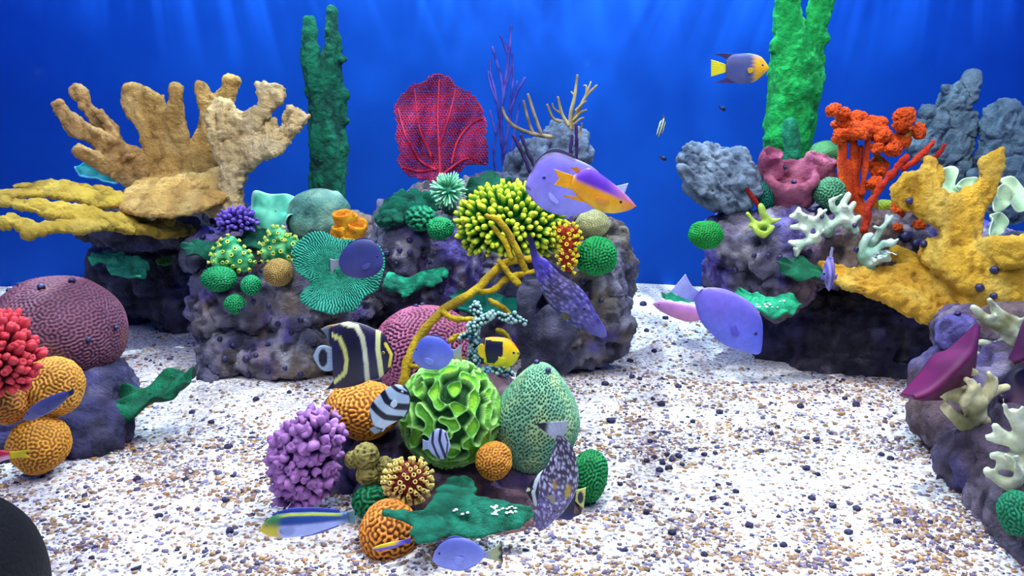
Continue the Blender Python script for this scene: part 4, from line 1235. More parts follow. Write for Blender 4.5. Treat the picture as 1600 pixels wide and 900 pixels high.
# purple leaf sponge: folded blade
def loft(label, lines, thick, pal, name='leaf_sponge', cat='sponge', seed=0, nu=60, nv=25, parent=None):
    Ls = []
    for l in lines:
        P = catmull(np.array([at(*p) for p in l]), 8)
        s = np.concatenate([[0], np.cumsum(np.linalg.norm(np.diff(P, axis=0), axis=1))]); s /= s[-1]
        u = np.linspace(0, 1, nu)
        Ls.append(np.stack([np.interp(u, s, P[:, k]) for k in range(3)], -1))
    G = np.array(Ls)          # lines x nu x 3
    t = np.linspace(0, len(Ls) - 1, nv)
    i = np.minimum(t.astype(int), len(Ls) - 2); f = (t - i)[:, None, None]
    S = (G[i] * (1 - f) + G[i + 1] * f).transpose(1, 0, 2)
    S = S + .004 * np.stack([0 * S[..., 0], fbm(S.reshape(-1, 3) * 12, 2, seed).reshape(nu, nv), 0 * S[..., 0]], -1)
    N_ = vnorm(S.reshape(-1, 3), grid_faces(nu, nv)).reshape(nu, nv, 3)
    if (N_ @ VIEWN).mean() < 0: N_ = -N_
    e = np.sqrt(np.clip(1 - (np.abs(np.linspace(-1, 1, nv)) ** 6), .05, 1))[None, :, None]
    A = S + N_ * thick * .5 * e; B = S - N_ * thick * .5 * e
    n1 = nu * nv
    V = np.concatenate([A.reshape(-1, 3), B.reshape(-1, 3)])
    g = grid_faces(nu, nv)
    b = np.concatenate([np.arange(nv), np.arange(1, nu) * nv + nv - 1, (nu - 1) * nv + np.arange(nv - 2, -1, -1), np.arange(nu - 2, 0, -1) * nv])
    b2 = np.roll(b, -1)
    side = np.stack([b, b2, b2 + n1, b + n1], 1)
    F = np.concatenate([g, g[:, ::-1] + n1, side])
    n0 = np.cross(V[g[:, 2]] - V[g[:, 0]], V[g[:, 3]] - V[g[:, 1]])
    if (n0 @ VIEWN).mean() < 0: F = F[:, ::-1]
    C = mixc(pal[0], pal[1], sst(-.5, .5, fbm(V * 14, 2, seed + 3)))
    return solid(name, V, F, C, M_VSOFT, label, cat, parent=parent)


loft('deep magenta leaf-shaped sponge blade slanting over the sand at the right', [
    [(1405, 618, 1.86), (1423, 598, 1.87), (1441, 578, 1.88), (1460, 555, 1.89), (1481, 547, 1.9), (1503, 527, 1.92), (1525, 507, 1.95)],
    [(1430, 622, 1.78), (1454, 612, 1.78), (1480, 590, 1.79), (1502, 568, 1.8), (1520, 545, 1.84), (1527, 510, 1.93)],
    [(1446, 624, 1.9), (1480, 623, 1.9), (1508, 607, 1.9), (1521, 582, 1.91), (1524, 552, 1.92), (1528, 512, 1.96)]], .012, ('#5a1044', '#761e58'), seed=1)
loft('dark magenta leaf sponge blade cut by the right frame edge, upper one', [
    [(1578, 560, 1.95), (1588, 535, 1.95), (1598, 505, 1.98), (1612, 480, 2.0)], [(1584, 568, 1.9), (1604, 560, 1.88), (1625, 545, 1.86), (1650, 520, 1.9)]], .012, ('#440c3c', '#6a1a54'), seed=2)
loft('near-black purple leaf sponge at the right frame edge, lower one', [
    [(1560, 610, 1.95), (1570, 590, 1.95), (1590, 575, 1.95), (1630, 572, 1.95)], [(1560, 622, 1.9), (1590, 640, 1.85), (1610, 655, 1.82), (1640, 660, 1.8)]], .014, ('#240a30', '#4c1040'), seed=3)

# ------------------------------------------------ sea fan
poly = [(633, 272), (622, 255), (627, 236), (619, 215), (624, 195), (617, 175), (622, 155), (634, 145), (645, 133), (660, 132), (672, 120), (688, 116), (704, 124), (716, 140), (732, 145), (748, 158), (754, 178), (759, 195), (757, 215), (762, 240), (761, 257), (742, 258), (728, 256), (718, 268), (700, 275), (684, 288), (668, 280), (650, 276)]
def inside(x, y, poly):
    r = np.zeros(len(x), bool)
    n = len(poly)
    for i in range(n):
        x1, y1 = poly[i]; x2, y2 = poly[(i + 1) % n]
        c = ((y1 > y) != (y2 > y)) & (x < (x2 - x1) * (y - y1) / (y2 - y1 + 1e-9) + x1)
        r ^= c
    return r
s_ = 2.5
hx = []; cells = []; vid = {}
def hv(a, b):
    k = (round(a * 10), round(b * 10))
    if k not in vid: vid[k] = len(hx); hx.append((a, b))
    return vid[k]
ncol = 48; nrow = 56
for a in range(ncol):
    for b in range(nrow):
        cx_ = 606 + a * s_ * math.sqrt(3) + (b % 2) * s_ * math.sqrt(3) / 2; cy_ = 108 + b * s_ * 1.5
        cells.append([hv(cx_ + s_ * sin(k * pi / 3), cy_ + s_ * cos(k * pi / 3)) for k in range(6)])
hx = np.array(hx); cells = np.array(cells)
cxy = hx[cells].mean(1)
cells = cells[inside(cxy[:, 0], cxy[:, 1], poly)]
used = np.unique(cells); mpi = -np.ones(len(hx), int); mpi[used] = np.arange(len(used)); cells = mpi[cells]; hx = hx[used]
hx = hx + R.uniform(-.85, .85, hx.shape)


def fanY(x, y):
    return 3.35 + .034 * np.sin((x + .25 * (y - 200)) / 9.5) + .01 * np.sin(y / 14 + x / 30) - .0006 * (y - 200)


V = at(hx[:, 0], hx[:, 1], fanY(hx[:, 0], hx[:, 1]))
me = mesh('tmp', V, cells)
o = bpy.data.objects.new('tmp', me); COL.objects.link(o)
md = o.modifiers.new('w', 'WIREFRAME'); md.thickness = 2.9 * mp(3.35); md.use_even_offset = False; md.use_boundary = True; md.use_replace = True
m2 = bpy.data.meshes.new_from_object(o.evaluated_get(bpy.context.evaluated_depsgraph_get()))
V = np.empty(len(m2.vertices) * 3, np.float32); m2.vertices.foreach_get('co', V); V = V.reshape(-1, 3).astype(float)
L = np.empty(len(m2.loops), np.int32); m2.loops.foreach_get('vertex_index', L)
st = np.array([p.loop_start for p in m2.polygons]); tt = np.array([p.loop_total for p in m2.polygons])
F = [L[st[tt == k][:, None] + np.arange(k)] for k in (3, 4) if (tt == k).any()]
bpy.data.objects.remove(o); bpy.data.meshes.remove(m2)
root = empty('sea_fan', at(690, 292, 3.32), 'crimson lace-like sea fan standing against the blue back wall', 'sea fan')
solid('mesh_blade', V, F, mixc('#8c0c34', '#bc2048', sst(-.5, .5, fbm(V * 20, 2, 2))), M_V, parent=root)
def fanpt(x, y, w_): return (x, y, float(fanY(x, y)) - .006, w_)
for pts in ([(690, 290, 4), (688, 270, 3), (686, 230, 2.5), (684, 180, 2), (686, 125, 1.2)], [(688, 275, 3), (672, 240, 2.2), (655, 200, 1.8), (648, 140, 1.2)],
            [(688, 275, 3), (705, 262, 2.4), (730, 248, 2.2), (757, 256, 1.8)], [(705, 255, 2.5), (715, 220, 2), (735, 195, 1.6), (754, 185, 1.2)],
            [(686, 230, 2.2), (702, 180, 1.8), (712, 140, 1.2)], [(680, 265, 2.6), (655, 250, 2), (635, 215, 1.6), (622, 170, 1)], [(680, 265, 2.4), (655, 268, 2), (630, 262, 1.5)]):
    V, F = ptube([fanpt(*p) for p in pts], 8)
    solid('vein', V, F, mixc('#a01840', '#c83058', 0 * V[:, 0] + .3), M_V, parent=root)
V, F = ptube([(690, 280, 3.33, 4), (692, 292, 3.31, 5), (694, 310, 3.28, 7)])
solid('stalk', V, F, mixc('#8c1838', '#8c1838', 0 * V[:, 0]), M_V, parent=root)


# ------------------------------------------------ gorgonians and other branching things
def branches(name, label, cat, limbs, pal, org, mt=None, part='branch', bumpy=.0, n=8, tips=None, seed=0):
    root = empty(name, at(*org), label, cat)
    for i, l in enumerate(limbs):
        V, F = ptube(l, n, 6)
        if bumpy: V = V + vnorm(V, F) * (bumpy * vn(V * 90, seed + i))[:, None]
        C = mixc(pal[0], pal[1], sst(-.5, .5, vn(V * 40, seed)))
        solid(part, V, F, C, mt or M_V, parent=root)
    return root


def L3(Y, *pts): return [(p[0], p[1], Y + (p[3] if len(p) > 3 else 0), p[2]) for p in pts]


Y_ = 3.4
branches('purple_gorgonian', 'slender violet whip-branched gorgonian right of the crimson sea fan', 'gorgonian', [
    L3(Y_, (792, 292, 3), (786, 245, 2.8), (783, 190, 2.6), (787, 150, 2.6), (792, 110, 2.6), (796, 75, 2.4), (799, 42, 1.8)), L3(Y_, (793, 84, 2.2), (785, 62, 2), (780, 54, 1.6)), L3(Y_, (787, 150, 2.2), (782, 118, 2), (774, 90, 1.8), (770, 74, 1.6)),
    L3(Y_, (781, 185, 2.2), (774, 145, 2), (766, 112, 1.8), (767, 92, 1.5)), L3(Y_ - .03, (788, 240, 2.4), (796, 190, 2.2), (805, 152, 2), (820, 122, 1.8)), L3(Y_, (797, 172, 2), (801, 130, 1.8), (802, 102, 1.5)),
    L3(Y_, (780, 292, 2.4), (772, 245, 2), (777, 205, 2), (782, 180, 2)), L3(Y_ + .03, (796, 290, 2.2), (798, 240, 2), (806, 195, 2), (812, 160, 1.6)), L3(Y_, (789, 140, 2), (800, 100, 1.6), (800, 84, 1.4)), L3(Y_, (776, 160, 1.8), (765, 128, 1.6), (763, 112, 1.4)), L3(Y_, (795, 92, 1.6), (790, 70, 1.4)),
    L3(Y_, (775, 212, 1.6), (768, 185, 1.4), (766, 172, 1.2)), L3(Y_, (803, 160, 1.6), (808, 128, 1.3))], ('#2e2c86', '#5450a8'), (790, 292, 3.4), bumpy=.002)
TG = ('#8c7450', '#c8ac74')
branches('tan_gorgonian', 'tan whip gorgonian arching left from the slate grey folded coral', 'gorgonian', [
    L3(3.0, (860, 214, 3.6), (842, 211, 3.4), (822, 206, 3.2), (802, 196, 3), (790, 182, 2.4), (785, 168, 1.8)), L3(3.0, (833, 208, 2.6), (826, 190, 2.4), (818, 158, 2)), L3(3.0, (846, 210, 2.8), (836, 182, 2.6), (825, 148, 2.2))], ('#6c5c50', '#a08c70'), (855, 214, 3.0))
branches('antler_gorgonian', 'pale yellow antler-like gorgonian on top of the slate grey folded coral', 'gorgonian', [
    L3(3.1, (893, 200, 4), (892, 178, 3.2), (898, 150, 2.6), (902, 118, 1.8)), L3(3.1, (893, 195, 3.4), (906, 168, 2.8), (916, 150, 2.2), (932, 134, 1.8)), L3(3.1, (888, 195, 3), (878, 178, 2.6), (872, 152, 1.8)), L3(3.1, (875, 190, 2.6), (864, 184, 2.2), (855, 164, 1.8)),
    L3(3.08, (896, 188, 2.2), (907, 176, 2), (916, 172, 1.4)), L3(3.08, (900, 172, 2), (910, 162, 1.8), (916, 158, 1.3)), L3(3.08, (897, 194, 2.2), (906, 186, 1.8), (912, 184, 1.3)), L3(3.1, (898, 150, 1.8), (893, 144, 1.4)), L3(3.1, (878, 178, 1.8), (866, 170, 1.5), (863, 162, 1.2)), L3(3.1, (916, 150, 1.8), (916, 135, 1.5), (912, 134, 1.2)), L3(3.1, (912, 156, 1.8), (922, 132, 1.5), (923, 128, 1.2)),
    L3(3.1, (905, 215, 2.2), (908, 200, 1.8), (909, 193, 1.4))], ('#8c7c50', '#bcaa78'), (893, 205, 3.1))
DP = ('#1c1438', '#34205c')
branches('dark_whip_coral', 'near-black purple spikes left of the large purple tang, one pair', 'coral', [L3(2.95, (828, 268, 3), (816, 240, 3), (803, 213, 2.4)), L3(2.95, (836, 262, 3), (824, 236, 3), (814, 212, 2.4))], DP, (830, 270, 2.95), bumpy=.003)
branches('dark_whip_coral', 'upright dark purple spikes on the right part of the slate grey folded coral', 'coral', [L3(2.95, (892, 252, 2.6), (892, 230, 2.6), (894, 212, 2)), L3(2.95, (900, 256, 2.8), (901, 225, 2.6), (900, 195, 2))], ('#2c1444', '#44206c'), (896, 256, 2.95), bumpy=.003)

YR = ('#a88a10', '#dcbc20')
branches('yellow_rope_coral', 'long yellow rope-like branching coral arching over the maroon brain coral', 'gorgonian', [
    [(630, 598, 2.22, 8), (638, 562, 2.25, 7.5), (657, 524, 2.28, 7.2), (691, 486, 2.33, 7), (740, 456, 2.4, 6.5), (770, 426, 2.44, 6.2), (793, 409, 2.46, 6), (832, 405, 2.45, 5.5)],
    [(742, 455, 2.4, 5), (770, 454, 2.42, 5), (793, 435, 2.44, 5), (815, 428, 2.45, 5), (832, 424, 2.45, 4)], [(810, 444, 2.42, 5), (793, 426, 2.43, 5), (780, 408, 2.44, 4)],
    [(821, 422, 2.45, 5), (808, 392, 2.45, 5.5), (793, 362, 2.46, 5.5), (776, 342, 2.46, 5), (760, 337, 2.47, 4)], [(798, 402, 2.45, 4.5), (789, 378, 2.46, 4.5), (772, 356, 2.47, 3.6)],
    [(691, 487, 2.32, 5), (710, 498, 2.3, 5), (744, 499, 2.28, 4.5)], [(703, 532, 2.22, 4.5), (718, 524, 2.22, 4.5), (734, 519, 2.22, 4)], [(766, 469, 2.24, 4.2), (782, 479, 2.24, 4.4), (798, 492, 2.25, 4)],
    [(779, 517, 2.2, 4), (788, 521, 2.2, 4), (797, 531, 2.2, 4)], [(640, 572, 2.2, 4), (660, 573, 2.18, 4)], [(706, 562, 2.1, 4), (712, 559, 2.1, 3.5), (726, 561, 2.1, 3.5)]], YR, (630, 604, 2.22), bumpy=.003, mt=M_VS, n=12)


def fusedbr(name, label, limbs, pal, seed, vox=.005, cat='coral', tip=None, amp=.0025, mt=None, fr=60, fat=1.0, knobs=0):
    limbs = [[(*q[:3], q[3] * fat) for q in l] for l in limbs]
    rs = np.random.RandomState(seed + 50)
    for _ in range(knobs):
        l = limbs[rs.randint(len(limbs))]; q = l[rs.randint(1, len(l))]; a_ = rs.uniform(-.3, pi + .3); d_ = rs.uniform(9, 15)
        limbs = limbs + [[(q[0], q[1], q[2], q[3] * .8), (q[0] + d_ * cos(a_), q[1] - d_ * sin(a_), q[2] - .02, q[3] * .62)]]
    V, F = fuse([ptube(l, 12, 5) for l in limbs], vox, 2)
    V = V + vnorm(V, F) * (amp * vn(V * fr, seed))[:, None]
    C = mixc(pal[0], pal[1], sst(-.5, .5, fbm(V * 12, 2, seed)))
    if tip:
        tp = np.array([at(*l[-1][:3]) for l in limbs])
        dmin = np.min(np.linalg.norm(V[:, None] - tp[None], axis=2), axis=1)
        C = mixc(C, tip, 1 - sst(.01, .035, dmin))
    hittable(V, F)
    return solid(name, V, F, C, mt or M_V, label, cat)


CR = ('#a09c6c', '#cfc898')
def Lw(Y, w0, w1, *pts):
    n = len(pts)
    return [(p[0], p[1], Y + (p[2] if len(p) > 2 else 0), w0 + (w1 - w0) * i / (n - 1)) for i, p in enumerate(pts)]


Y_ = 1.88
fusedbr('cream_branching_coral', 'cream yellow stubby-branched coral right below the magenta leaf sponge', [
    Lw(Y_, 14, 8, (1528, 690, .1), (1522, 655), (1512, 620), (1497, 603)), Lw(Y_, 12, 7, (1514, 622), (1490, 615, -.02), (1472, 613, -.03), (1460, 609, -.03)), Lw(Y_, 8, 5, (1497, 612), (1486, 600), (1481, 594)),
    Lw(Y_, 11, 7, (1524, 652), (1535, 622, -.03), (1548, 608, -.03), (1552, 594, -.03)), Lw(Y_, 7, 5, (1545, 616), (1562, 608), (1573, 605)), Lw(Y_, 10, 7, (1522, 645, -.02), (1520, 620, -.05), (1519, 600, -.05)),
    Lw(Y_, 9, 6, (1517, 676), (1500, 658, -.03), (1486, 646, -.04), (1476, 636, -.04)), Lw(Y_, 6, 5, (1488, 600), (1500, 586), (1524, 582)), Lw(Y_, 7, 5, (1527, 665), (1540, 655), (1544, 660)), Lw(Y_, 7, 5, (1530, 640), (1536, 628, -.06), (1530, 615, -.06)), Lw(Y_, 7, 5, (1510, 615, -.04), (1506, 630, -.06), (1505, 622, -.07))], CR, 1, tip='#e4dcac', fat=1.2, knobs=9)
Y_ = 2.1
fusedbr('cream_branching_coral', 'pale olive branched coral under the golden elkhorn at the right edge', [
    Lw(Y_, 8, 6, (1585, 522), (1562, 512), (1542, 500), (1522, 481)), Lw(Y_, 9, 6, (1585, 520), (1566, 500), (1553, 480)), Lw(Y_, 6, 5, (1566, 492), (1580, 498), (1596, 504)), Lw(Y_, 8, 5, (1546, 590), (1549, 565), (1546, 540), (1532, 535)), Lw(Y_, 7, 5, (1547, 545), (1557, 536)),
    Lw(Y_, 9, 6, (1556, 590), (1570, 565), (1578, 542), (1582, 518)), Lw(Y_, 8, 5, (1545, 592), (1575, 578), (1598, 570)), Lw(Y_, 8, 6, (1545, 600), (1537, 585), (1536, 570)), Lw(Y_, 6, 5, (1548, 560), (1532, 556), (1520, 550)), Lw(Y_, 6, 4, (1562, 560), (1565, 540), (1566, 528))], ('#86885c', '#b4b48c'), 2, tip='#c8ccac', fat=1.15, knobs=9)
Y_ = 1.62
fusedbr('cream_branching_coral', 'pale cream branched coral at the right edge above the dark green rounded coral', [
    Lw(Y_, 12, 6, (1608, 705, .1), (1588, 694), (1568, 680), (1556, 666)), Lw(Y_, 7, 5, (1576, 690), (1560, 687), (1544, 683)), Lw(Y_, 8, 5, (1604, 690), (1590, 668), (1580, 652), (1574, 645)), Lw(Y_, 8, 6, (1600, 690), (1596, 668), (1594, 652)), Lw(Y_, 6, 5, (1590, 662), (1583, 642)),
    Lw(Y_, 12, 6, (1618, 765, .1), (1585, 760), (1560, 749), (1543, 736)), Lw(Y_, 10, 6, (1612, 745, .05), (1585, 730), (1562, 726)), Lw(Y_, 10, 6, (1612, 735, .08), (1580, 717), (1553, 712)), Lw(Y_, 10, 8, (1615, 700), (1600, 720), (1604, 745)), Lw(Y_, 8, 6, (1580, 758), (1590, 748, -.03), (1592, 738, -.03))], ('#9aa080', '#ccd0ac'), 3, tip='#dce0c0', fat=1.15, knobs=9)
WG = ('#7ca48c', '#b8ccb4')
Y_ = 2.74
def fx(*pts, Y=2.74, w0=6, w1=4): return Lw(Y, w0, w1, *pts)
fusedbr('pale_branching_coral', 'whitish green branching coral in front of the pink sponge on the right reef', [
    fx((1296, 370, .1), (1296, 356), (1310, 346), (1330, 336), w0=8), fx((1296, 356), (1288, 340), (1281, 329)), fx((1280, 356), (1278, 346), (1280, 337), w0=7), fx((1292, 360), (1272, 350), (1254, 348)), fx((1272, 345), (1252, 339), (1237, 338)), fx((1250, 340), (1246, 333), (1248, 327)), fx((1262, 356), (1250, 354), (1238, 355)),
    fx((1310, 345), (1315, 324), (1326, 304), w0=7), fx((1311, 332), (1302, 326), (1298, 314)), fx((1316, 336), (1326, 330), (1334, 318)), fx((1322, 352), (1332, 346), (1342, 339)), fx((1336, 360), (1332, 352), (1328, 345)), fx((1276, 374), (1268, 372), (1262, 366), w0=7), fx((1266, 376), (1250, 380), (1235, 379)), fx((1252, 381), (1247, 390), (1244, 398), w1=3.4)], WG, 4, fat=1.1, knobs=12, vox=.0055, tip='#d0dcc4')
fusedbr('pale_branching_coral', 'whitish green antler coral left of the golden elkhorn coral on the right reef', [
    fx((1360, 420), (1350, 404), (1347, 390), (1354, 372), (1360, 367), Y=2.7, w0=9, w1=5), fx((1350, 396), (1364, 378), (1378, 358), (1394, 338), Y=2.72, w0=7, w1=3), fx((1370, 372), (1382, 355), (1386, 336), Y=2.74, w0=4, w1=2.6), fx((1358, 398), (1374, 386), (1392, 376), Y=2.68), fx((1364, 404), (1378, 396), (1388, 395), Y=2.7, w0=5), fx((1362, 412), (1378, 406), (1389, 405), Y=2.68, w0=5), fx((1382, 380), (1396, 382), Y=2.68, w0=5)], WG, 5, fat=1.1, knobs=12, vox=.0055, tip='#cce0d4')
fusedbr('yellow_green_knob_coral', 'little yellow-green and bluish knobbed coral at the left end of the right reef', [
    fx((1196, 350), (1198, 342), (1192, 332), (1190, 322), Y=2.8, w0=7, w1=5), fx((1198, 348), (1208, 345), (1220, 342), Y=2.8, w0=5, w1=3), fx((1190, 352), (1178, 346), (1168, 334), Y=2.8, w0=5, w1=3.5), fx((1185, 356), (1178, 350), (1172, 352), Y=2.8, w0=4), fx((1190, 366), (1184, 362), (1180, 357), Y=2.78, w0=6, w1=4), fx((1192, 368), (1202, 362), (1207, 355), Y=2.78, w0=5, w1=4), fx((1190, 360), (1196, 352), Y=2.82, w0=8, w1=6)], ('#6c9c5c', '#b4c84c'), 6, vox=.0055)

# dark green coral with white knobbed tips
root = empty('white_tipped_coral', at(745, 610, 2.14), 'dark teal branching coral with whitish knobs around the yellow and black angelfish', 'coral')
lim = [fx((740, 612), (739, 582), (741, 545), (741, 520), (748, 495), (738, 482), Y=2.15, w0=10, w1=5), fx((748, 497), (746, 484), (744, 474), Y=2.15), fx((744, 505), (756, 500), (772, 491), (791, 497), (803, 490), Y=2.14, w0=6, w1=4), fx((795, 497), (808, 500), (820, 503), Y=2.14),
       fx((740, 520), (728, 524), (718, 528), Y=2.13), fx((742, 590), (765, 580), (786, 578), (798, 583), Y=2.1, w0=8, w1=5), fx((768, 582), (770, 600), (772, 618), Y=2.12, w0=9, w1=9), fx((738, 510), (733, 508), Y=2.13)]
V, F = fuse([ptube(l, 10, 5) for l in lim], .006, 1)
solid('stem', V, F, mixc('#0c3c40', '#2c6460', sst(-.4, .4, vn(V * 40, 2))), M_VS, parent=root)
N_ = vnorm(V, F); k = np.where(N_ @ VIEWN > -.1)[0]; R.shuffle(k); sel = []
for j in k:
    if len(sel) < 230 and all(np.linalg.norm(V[j] - V[s]) > 4.6 * mp(2.14) for s in sel): sel.append(j)
KV, KF = ball(np.zeros(3), 1, 5)
kms = [mesh('knob', KV, KF, mixc(c_, c2_, sst(-.5, .8, KV[:, 2])), M_V) for c_, c2_ in (('#2c5c60', '#7ca8a4'), ('#3c7c80', '#b4d4cc'), ('#2c5468', '#5c8cb4'))]
for i, j in enumerate(sel):
    hi = V[j][2] > at(745, 520, 2.15)[2] or R.rand() < .25
    inst('knob', kms[1 if hi else (0 if R.rand() < .7 else 2)], root, V[j], nrmz(N_[j] + [0, 0, .4]), .0058 * R.uniform(.7, 1.2))

# orange tree coral
OR_ = ('#b83408', '#f4681c')
Y_ = 2.92
root = empty('orange_tree_coral', at(1330, 335, Y_), 'vivid orange tree-like coral with clumped heads on the right reef', 'coral')
for l in (Lw(Y_, 9, 7, (1314, 322), (1315, 290), (1316, 260), (1317, 225)), Lw(Y_, 10, 6, (1346, 342), (1340, 312), (1333, 285), (1335, 250), (1334, 220)), Lw(Y_ - .02, 5, 4, (1346, 302), (1352, 262), (1356, 218)), Lw(Y_, 9, 8, (1324, 310), (1326, 280), (1322, 255)), Lw(Y_, 5, 4, (1345, 330), (1340, 280), (1345, 230))):
    V, F = ptube(l, 12, 6)
    V = V + vnorm(V, F) * (.006 * fbm(V * 35, 2, 3))[:, None]
    solid('stem', V, F, mixc('#c8400c', '#f0641c', sst(-.4, .4, fbm(V * 20, 2, 1))), M_VS, parent=root)
for j, (x, y, r_) in enumerate(((1303, 173, 9), (1317, 178, 9), (1315, 194, 12), (1316, 212, 11), (1339, 189, 12), (1345, 204, 14), (1331, 209, 12), (1369, 193, 12), (1376, 209, 14), (1388, 219, 14), (1411, 183, 14), (1407, 196, 11), (1419, 204, 10), (1435, 205, 10), (1404, 224, 12), (1394, 233, 11), (1415, 222, 8), (1372, 258, 12), (1365, 287, 10), (1360, 200, 10), (1370, 230, 9), (1372, 268, 10))):
    n_, F = qsphere(26)
    h = ridged(n_ * 3.4 + j, 2, j)
    V = n_ * ((1.02 + .22 * h) * (1 + .4 * vn(n_ * 1.3 + j, 7)))[:, None] * (r_ * mp(Y_) * np.array([1, .8, .9])) + at(x, y, Y_ + .015 * ((j * 7) % 5 - 2))
    solid('head', V, F, mixc('#a02c0c', '#f4641c', sst(-.7, .5, h)), M_VS, parent=root)
for l in (Lw(Y_ + .02, 5, 4, (1376, 252), (1370, 240), (1374, 228)), Lw(Y_ + .02, 4, 4, (1404, 218), (1406, 205)), Lw(Y_ + .02, 5, 5, (1366, 300), (1370, 280), (1374, 262)), Lw(Y_ + .02, 4, 3, (1325, 220), (1306, 182)), Lw(Y_, 4, 4, (1414, 215), (1430, 206)), Lw(Y_ + .03, 7, 5, (1366, 330), (1366, 306), (1368, 290))):
    V, F = ptube(l, 8, 5); solid('joint', V, F, mixc('#b87c24', '#d8a83c', 0 * V[:, 0] + .4), M_VS, parent=root)
RD = ('#a81c0c', '#e04420')
fusedbr('red_rod_coral', 'thick bent orange-red rod rising left to right before the golden elkhorn coral', [Lw(2.78, 6.5, 5, (1351, 360), (1357, 326), (1374, 295), (1396, 268), (1417, 245)), Lw(2.8, 4, 4, (1395, 276), (1404, 258))], RD, 7, vox=.005, cat='coral', amp=.006, mt=M_VS)
fusedbr('red_rod_coral', 'red rod with blunt tip rising behind the golden elkhorn, second from the right', [Lw(2.85, 6, 5, (1412, 262), (1436, 246), (1458, 223))], RD, 8, vox=.005, amp=.006, mt=M_VS)
fusedbr('red_rod_coral', 'short red rod at the far right of the rods, behind the golden elkhorn', [Lw(2.85, 5, 4, (1448, 262), (1462, 246), (1476, 228))], RD, 9, vox=.005, amp=.006, mt=M_VS)
fusedbr('red_rod_coral', 'thin red twig leaning beside the grey fluted fan coral', [Lw(2.9, 4.5, 4, (1188, 326), (1172, 302), (1156, 279))], RD, 10, vox=.0045, amp=.004, mt=M_VS)
for x, y, r_, lab in ((1400, 328, 12, 'orange coral clump showing left below the golden elkhorn fork'), (1436, 352, 9, 'small orange coral clump low behind the golden elkhorn'), (1402, 356, 7, 'tiny orange coral clump on the violet rock near the antler coral')):
    p, nn = hit(x, y, 2.9)
    n_, F = qsphere(16); h = ridged(n_ * 2.4 + x, 2, 1)
    V = n_ * (1 + .22 * h)[:, None] * (r_ * mp(p[1])) + p
    solid('orange_clump_coral', V, F, mixc('#b83408', '#f06818', sst(-.6, .5, h)), M_VS, lab, 'coral')

# ------------------------------------------------ snails and dark beads stuck on things
SN = []
for k in range(2):
    V, F = qsphere(8)
    V = V * (1 + .15 * vn(V * 2, 60 + k))[:, None] * np.array([1, 1, .85]) + np.array([0, 0, .15])
    SN.append(mesh('sea_snail', V, F, mixc('#14122c', '#3c3868', sst(-.3, .9, V[:, 2])), M_VF))


def snails(pts, label, group, r0=3.6, r1=5.2, marks=None):
    if marks: label = near_labels(pts, marks, label)
    for i, (x, y) in enumerate(pts):
        p, nn = hit(x, y)
        o = bpy.data.objects.new('sea_snail', SN[i % 2]); COL.objects.link(o)
        r = R.uniform(r0, r1) * mp(p[1], y)
        o.location = Vector(p.tolist()) + Vector(nn.tolist()) * r * .3
        o.rotation_euler = Vector(nn.tolist()).to_track_quat('Z', 'Y').to_euler(); o.scale = (r,) * 3
        tag(o, label if isinstance(label, str) else label[i], 'snail', group)


snails([(840, 567), (855, 579)], ['round navy snail on the very top of the pale pored dome', 'round navy snail slightly right below the top of the pale pored dome'], None, 4.8, 5.4)
snails([(65, 450), (112, 440), (180, 512), (137, 530), (15, 455), (30, 447)], ['snail just left of the crown of the maroon dome', 'snail on the crown of the maroon dome, right of its neighbour', 'snail low on the right flank of the maroon dome', 'snail in the middle right of the maroon dome, lowest of all', 'snail at the upper left rim of the maroon dome, leftmost', 'snail at the upper left rim of the maroon dome, second from the left'], 'snails on the maroon dome', 4, 6)
snails([(372, 420), (380, 428), (385, 416), (405, 410), (410, 425), (396, 470), (420, 478), (435, 505), (455, 520), (418, 540), (400, 555), (350, 560), (362, 540), (345, 530), (470, 500), (490, 540), (505, 555), (445, 575), (420, 580), (390, 585), (520, 560), (330, 365), (318, 372), (375, 482), (470, 585), (540, 570), (385, 560)], 'tiny dark snail', 'snails on the left rock', marks=[('the green cushion coral', 342, 436), ('the tan ball coral', 434, 425), ('the turquoise ridged coral', 500, 480), ('the black young angelfish', 550, 555), ('the foot of the grey violet rock', 400, 590), ('the lowest green button coral', 367, 475), ('the left edge of the grey violet rock', 330, 545), ('the violet cluster coral', 372, 348)])
snails([(1225, 262), (1240, 286), (1270, 330), (1283, 338), (1200, 398), (1218, 402), (1300, 390), (1340, 390), (1150, 420), (1265, 392), (1335, 352), (1180, 400)], 'tiny dark snail', 'snails on the right reef', marks=[('the pink sponge', 1250, 275), ('the grey-green ball beside the pink sponge', 1296, 302), ('the yellow-green knobbed coral', 1190, 350), ('the scalloped green plate', 1250, 420), ('the thick red rod foot', 1351, 356)])
snails([(1497, 492), (1555, 420), (1530, 448), (1552, 462), (1495, 598), (1420, 314)], ['dark snail on the violet crust knob', 'largest navy snail on the golden elkhorn trunk', 'dark snail lying on the lower edge of the golden elkhorn trunk', 'dark snail right of the one on the lower edge of the golden elkhorn', 'grey snail among the cream branches under the magenta leaf', 'small navy snail in the notch of the golden elkhorn left lobe'], None, 5, 7)
snails([(1415, 368), (1432, 380), (1446, 382)], ['large black oval snail on the violet rock left below the golden elkhorn fork', 'dark bead between the black oval snail and the golden elkhorn trunk', 'dark bead closest to the golden elkhorn trunk'], None, 5, 9)
snails([(640, 395), (620, 410), (660, 400), (650, 480), (672, 410), (625, 390), (690, 455), (605, 395), (640, 375), (917, 460), (940, 470), (930, 520), (910, 440), (660, 478)], 'tiny dark snail', 'snails on the middle reef', marks=[('the curly green rosette', 657, 341), ('the jade ribbon coral', 650, 440), ('the green brain ball', 932, 400), ('the top of the maroon brain coral', 665, 485), ('the snout of the diving filefish', 945, 520)])

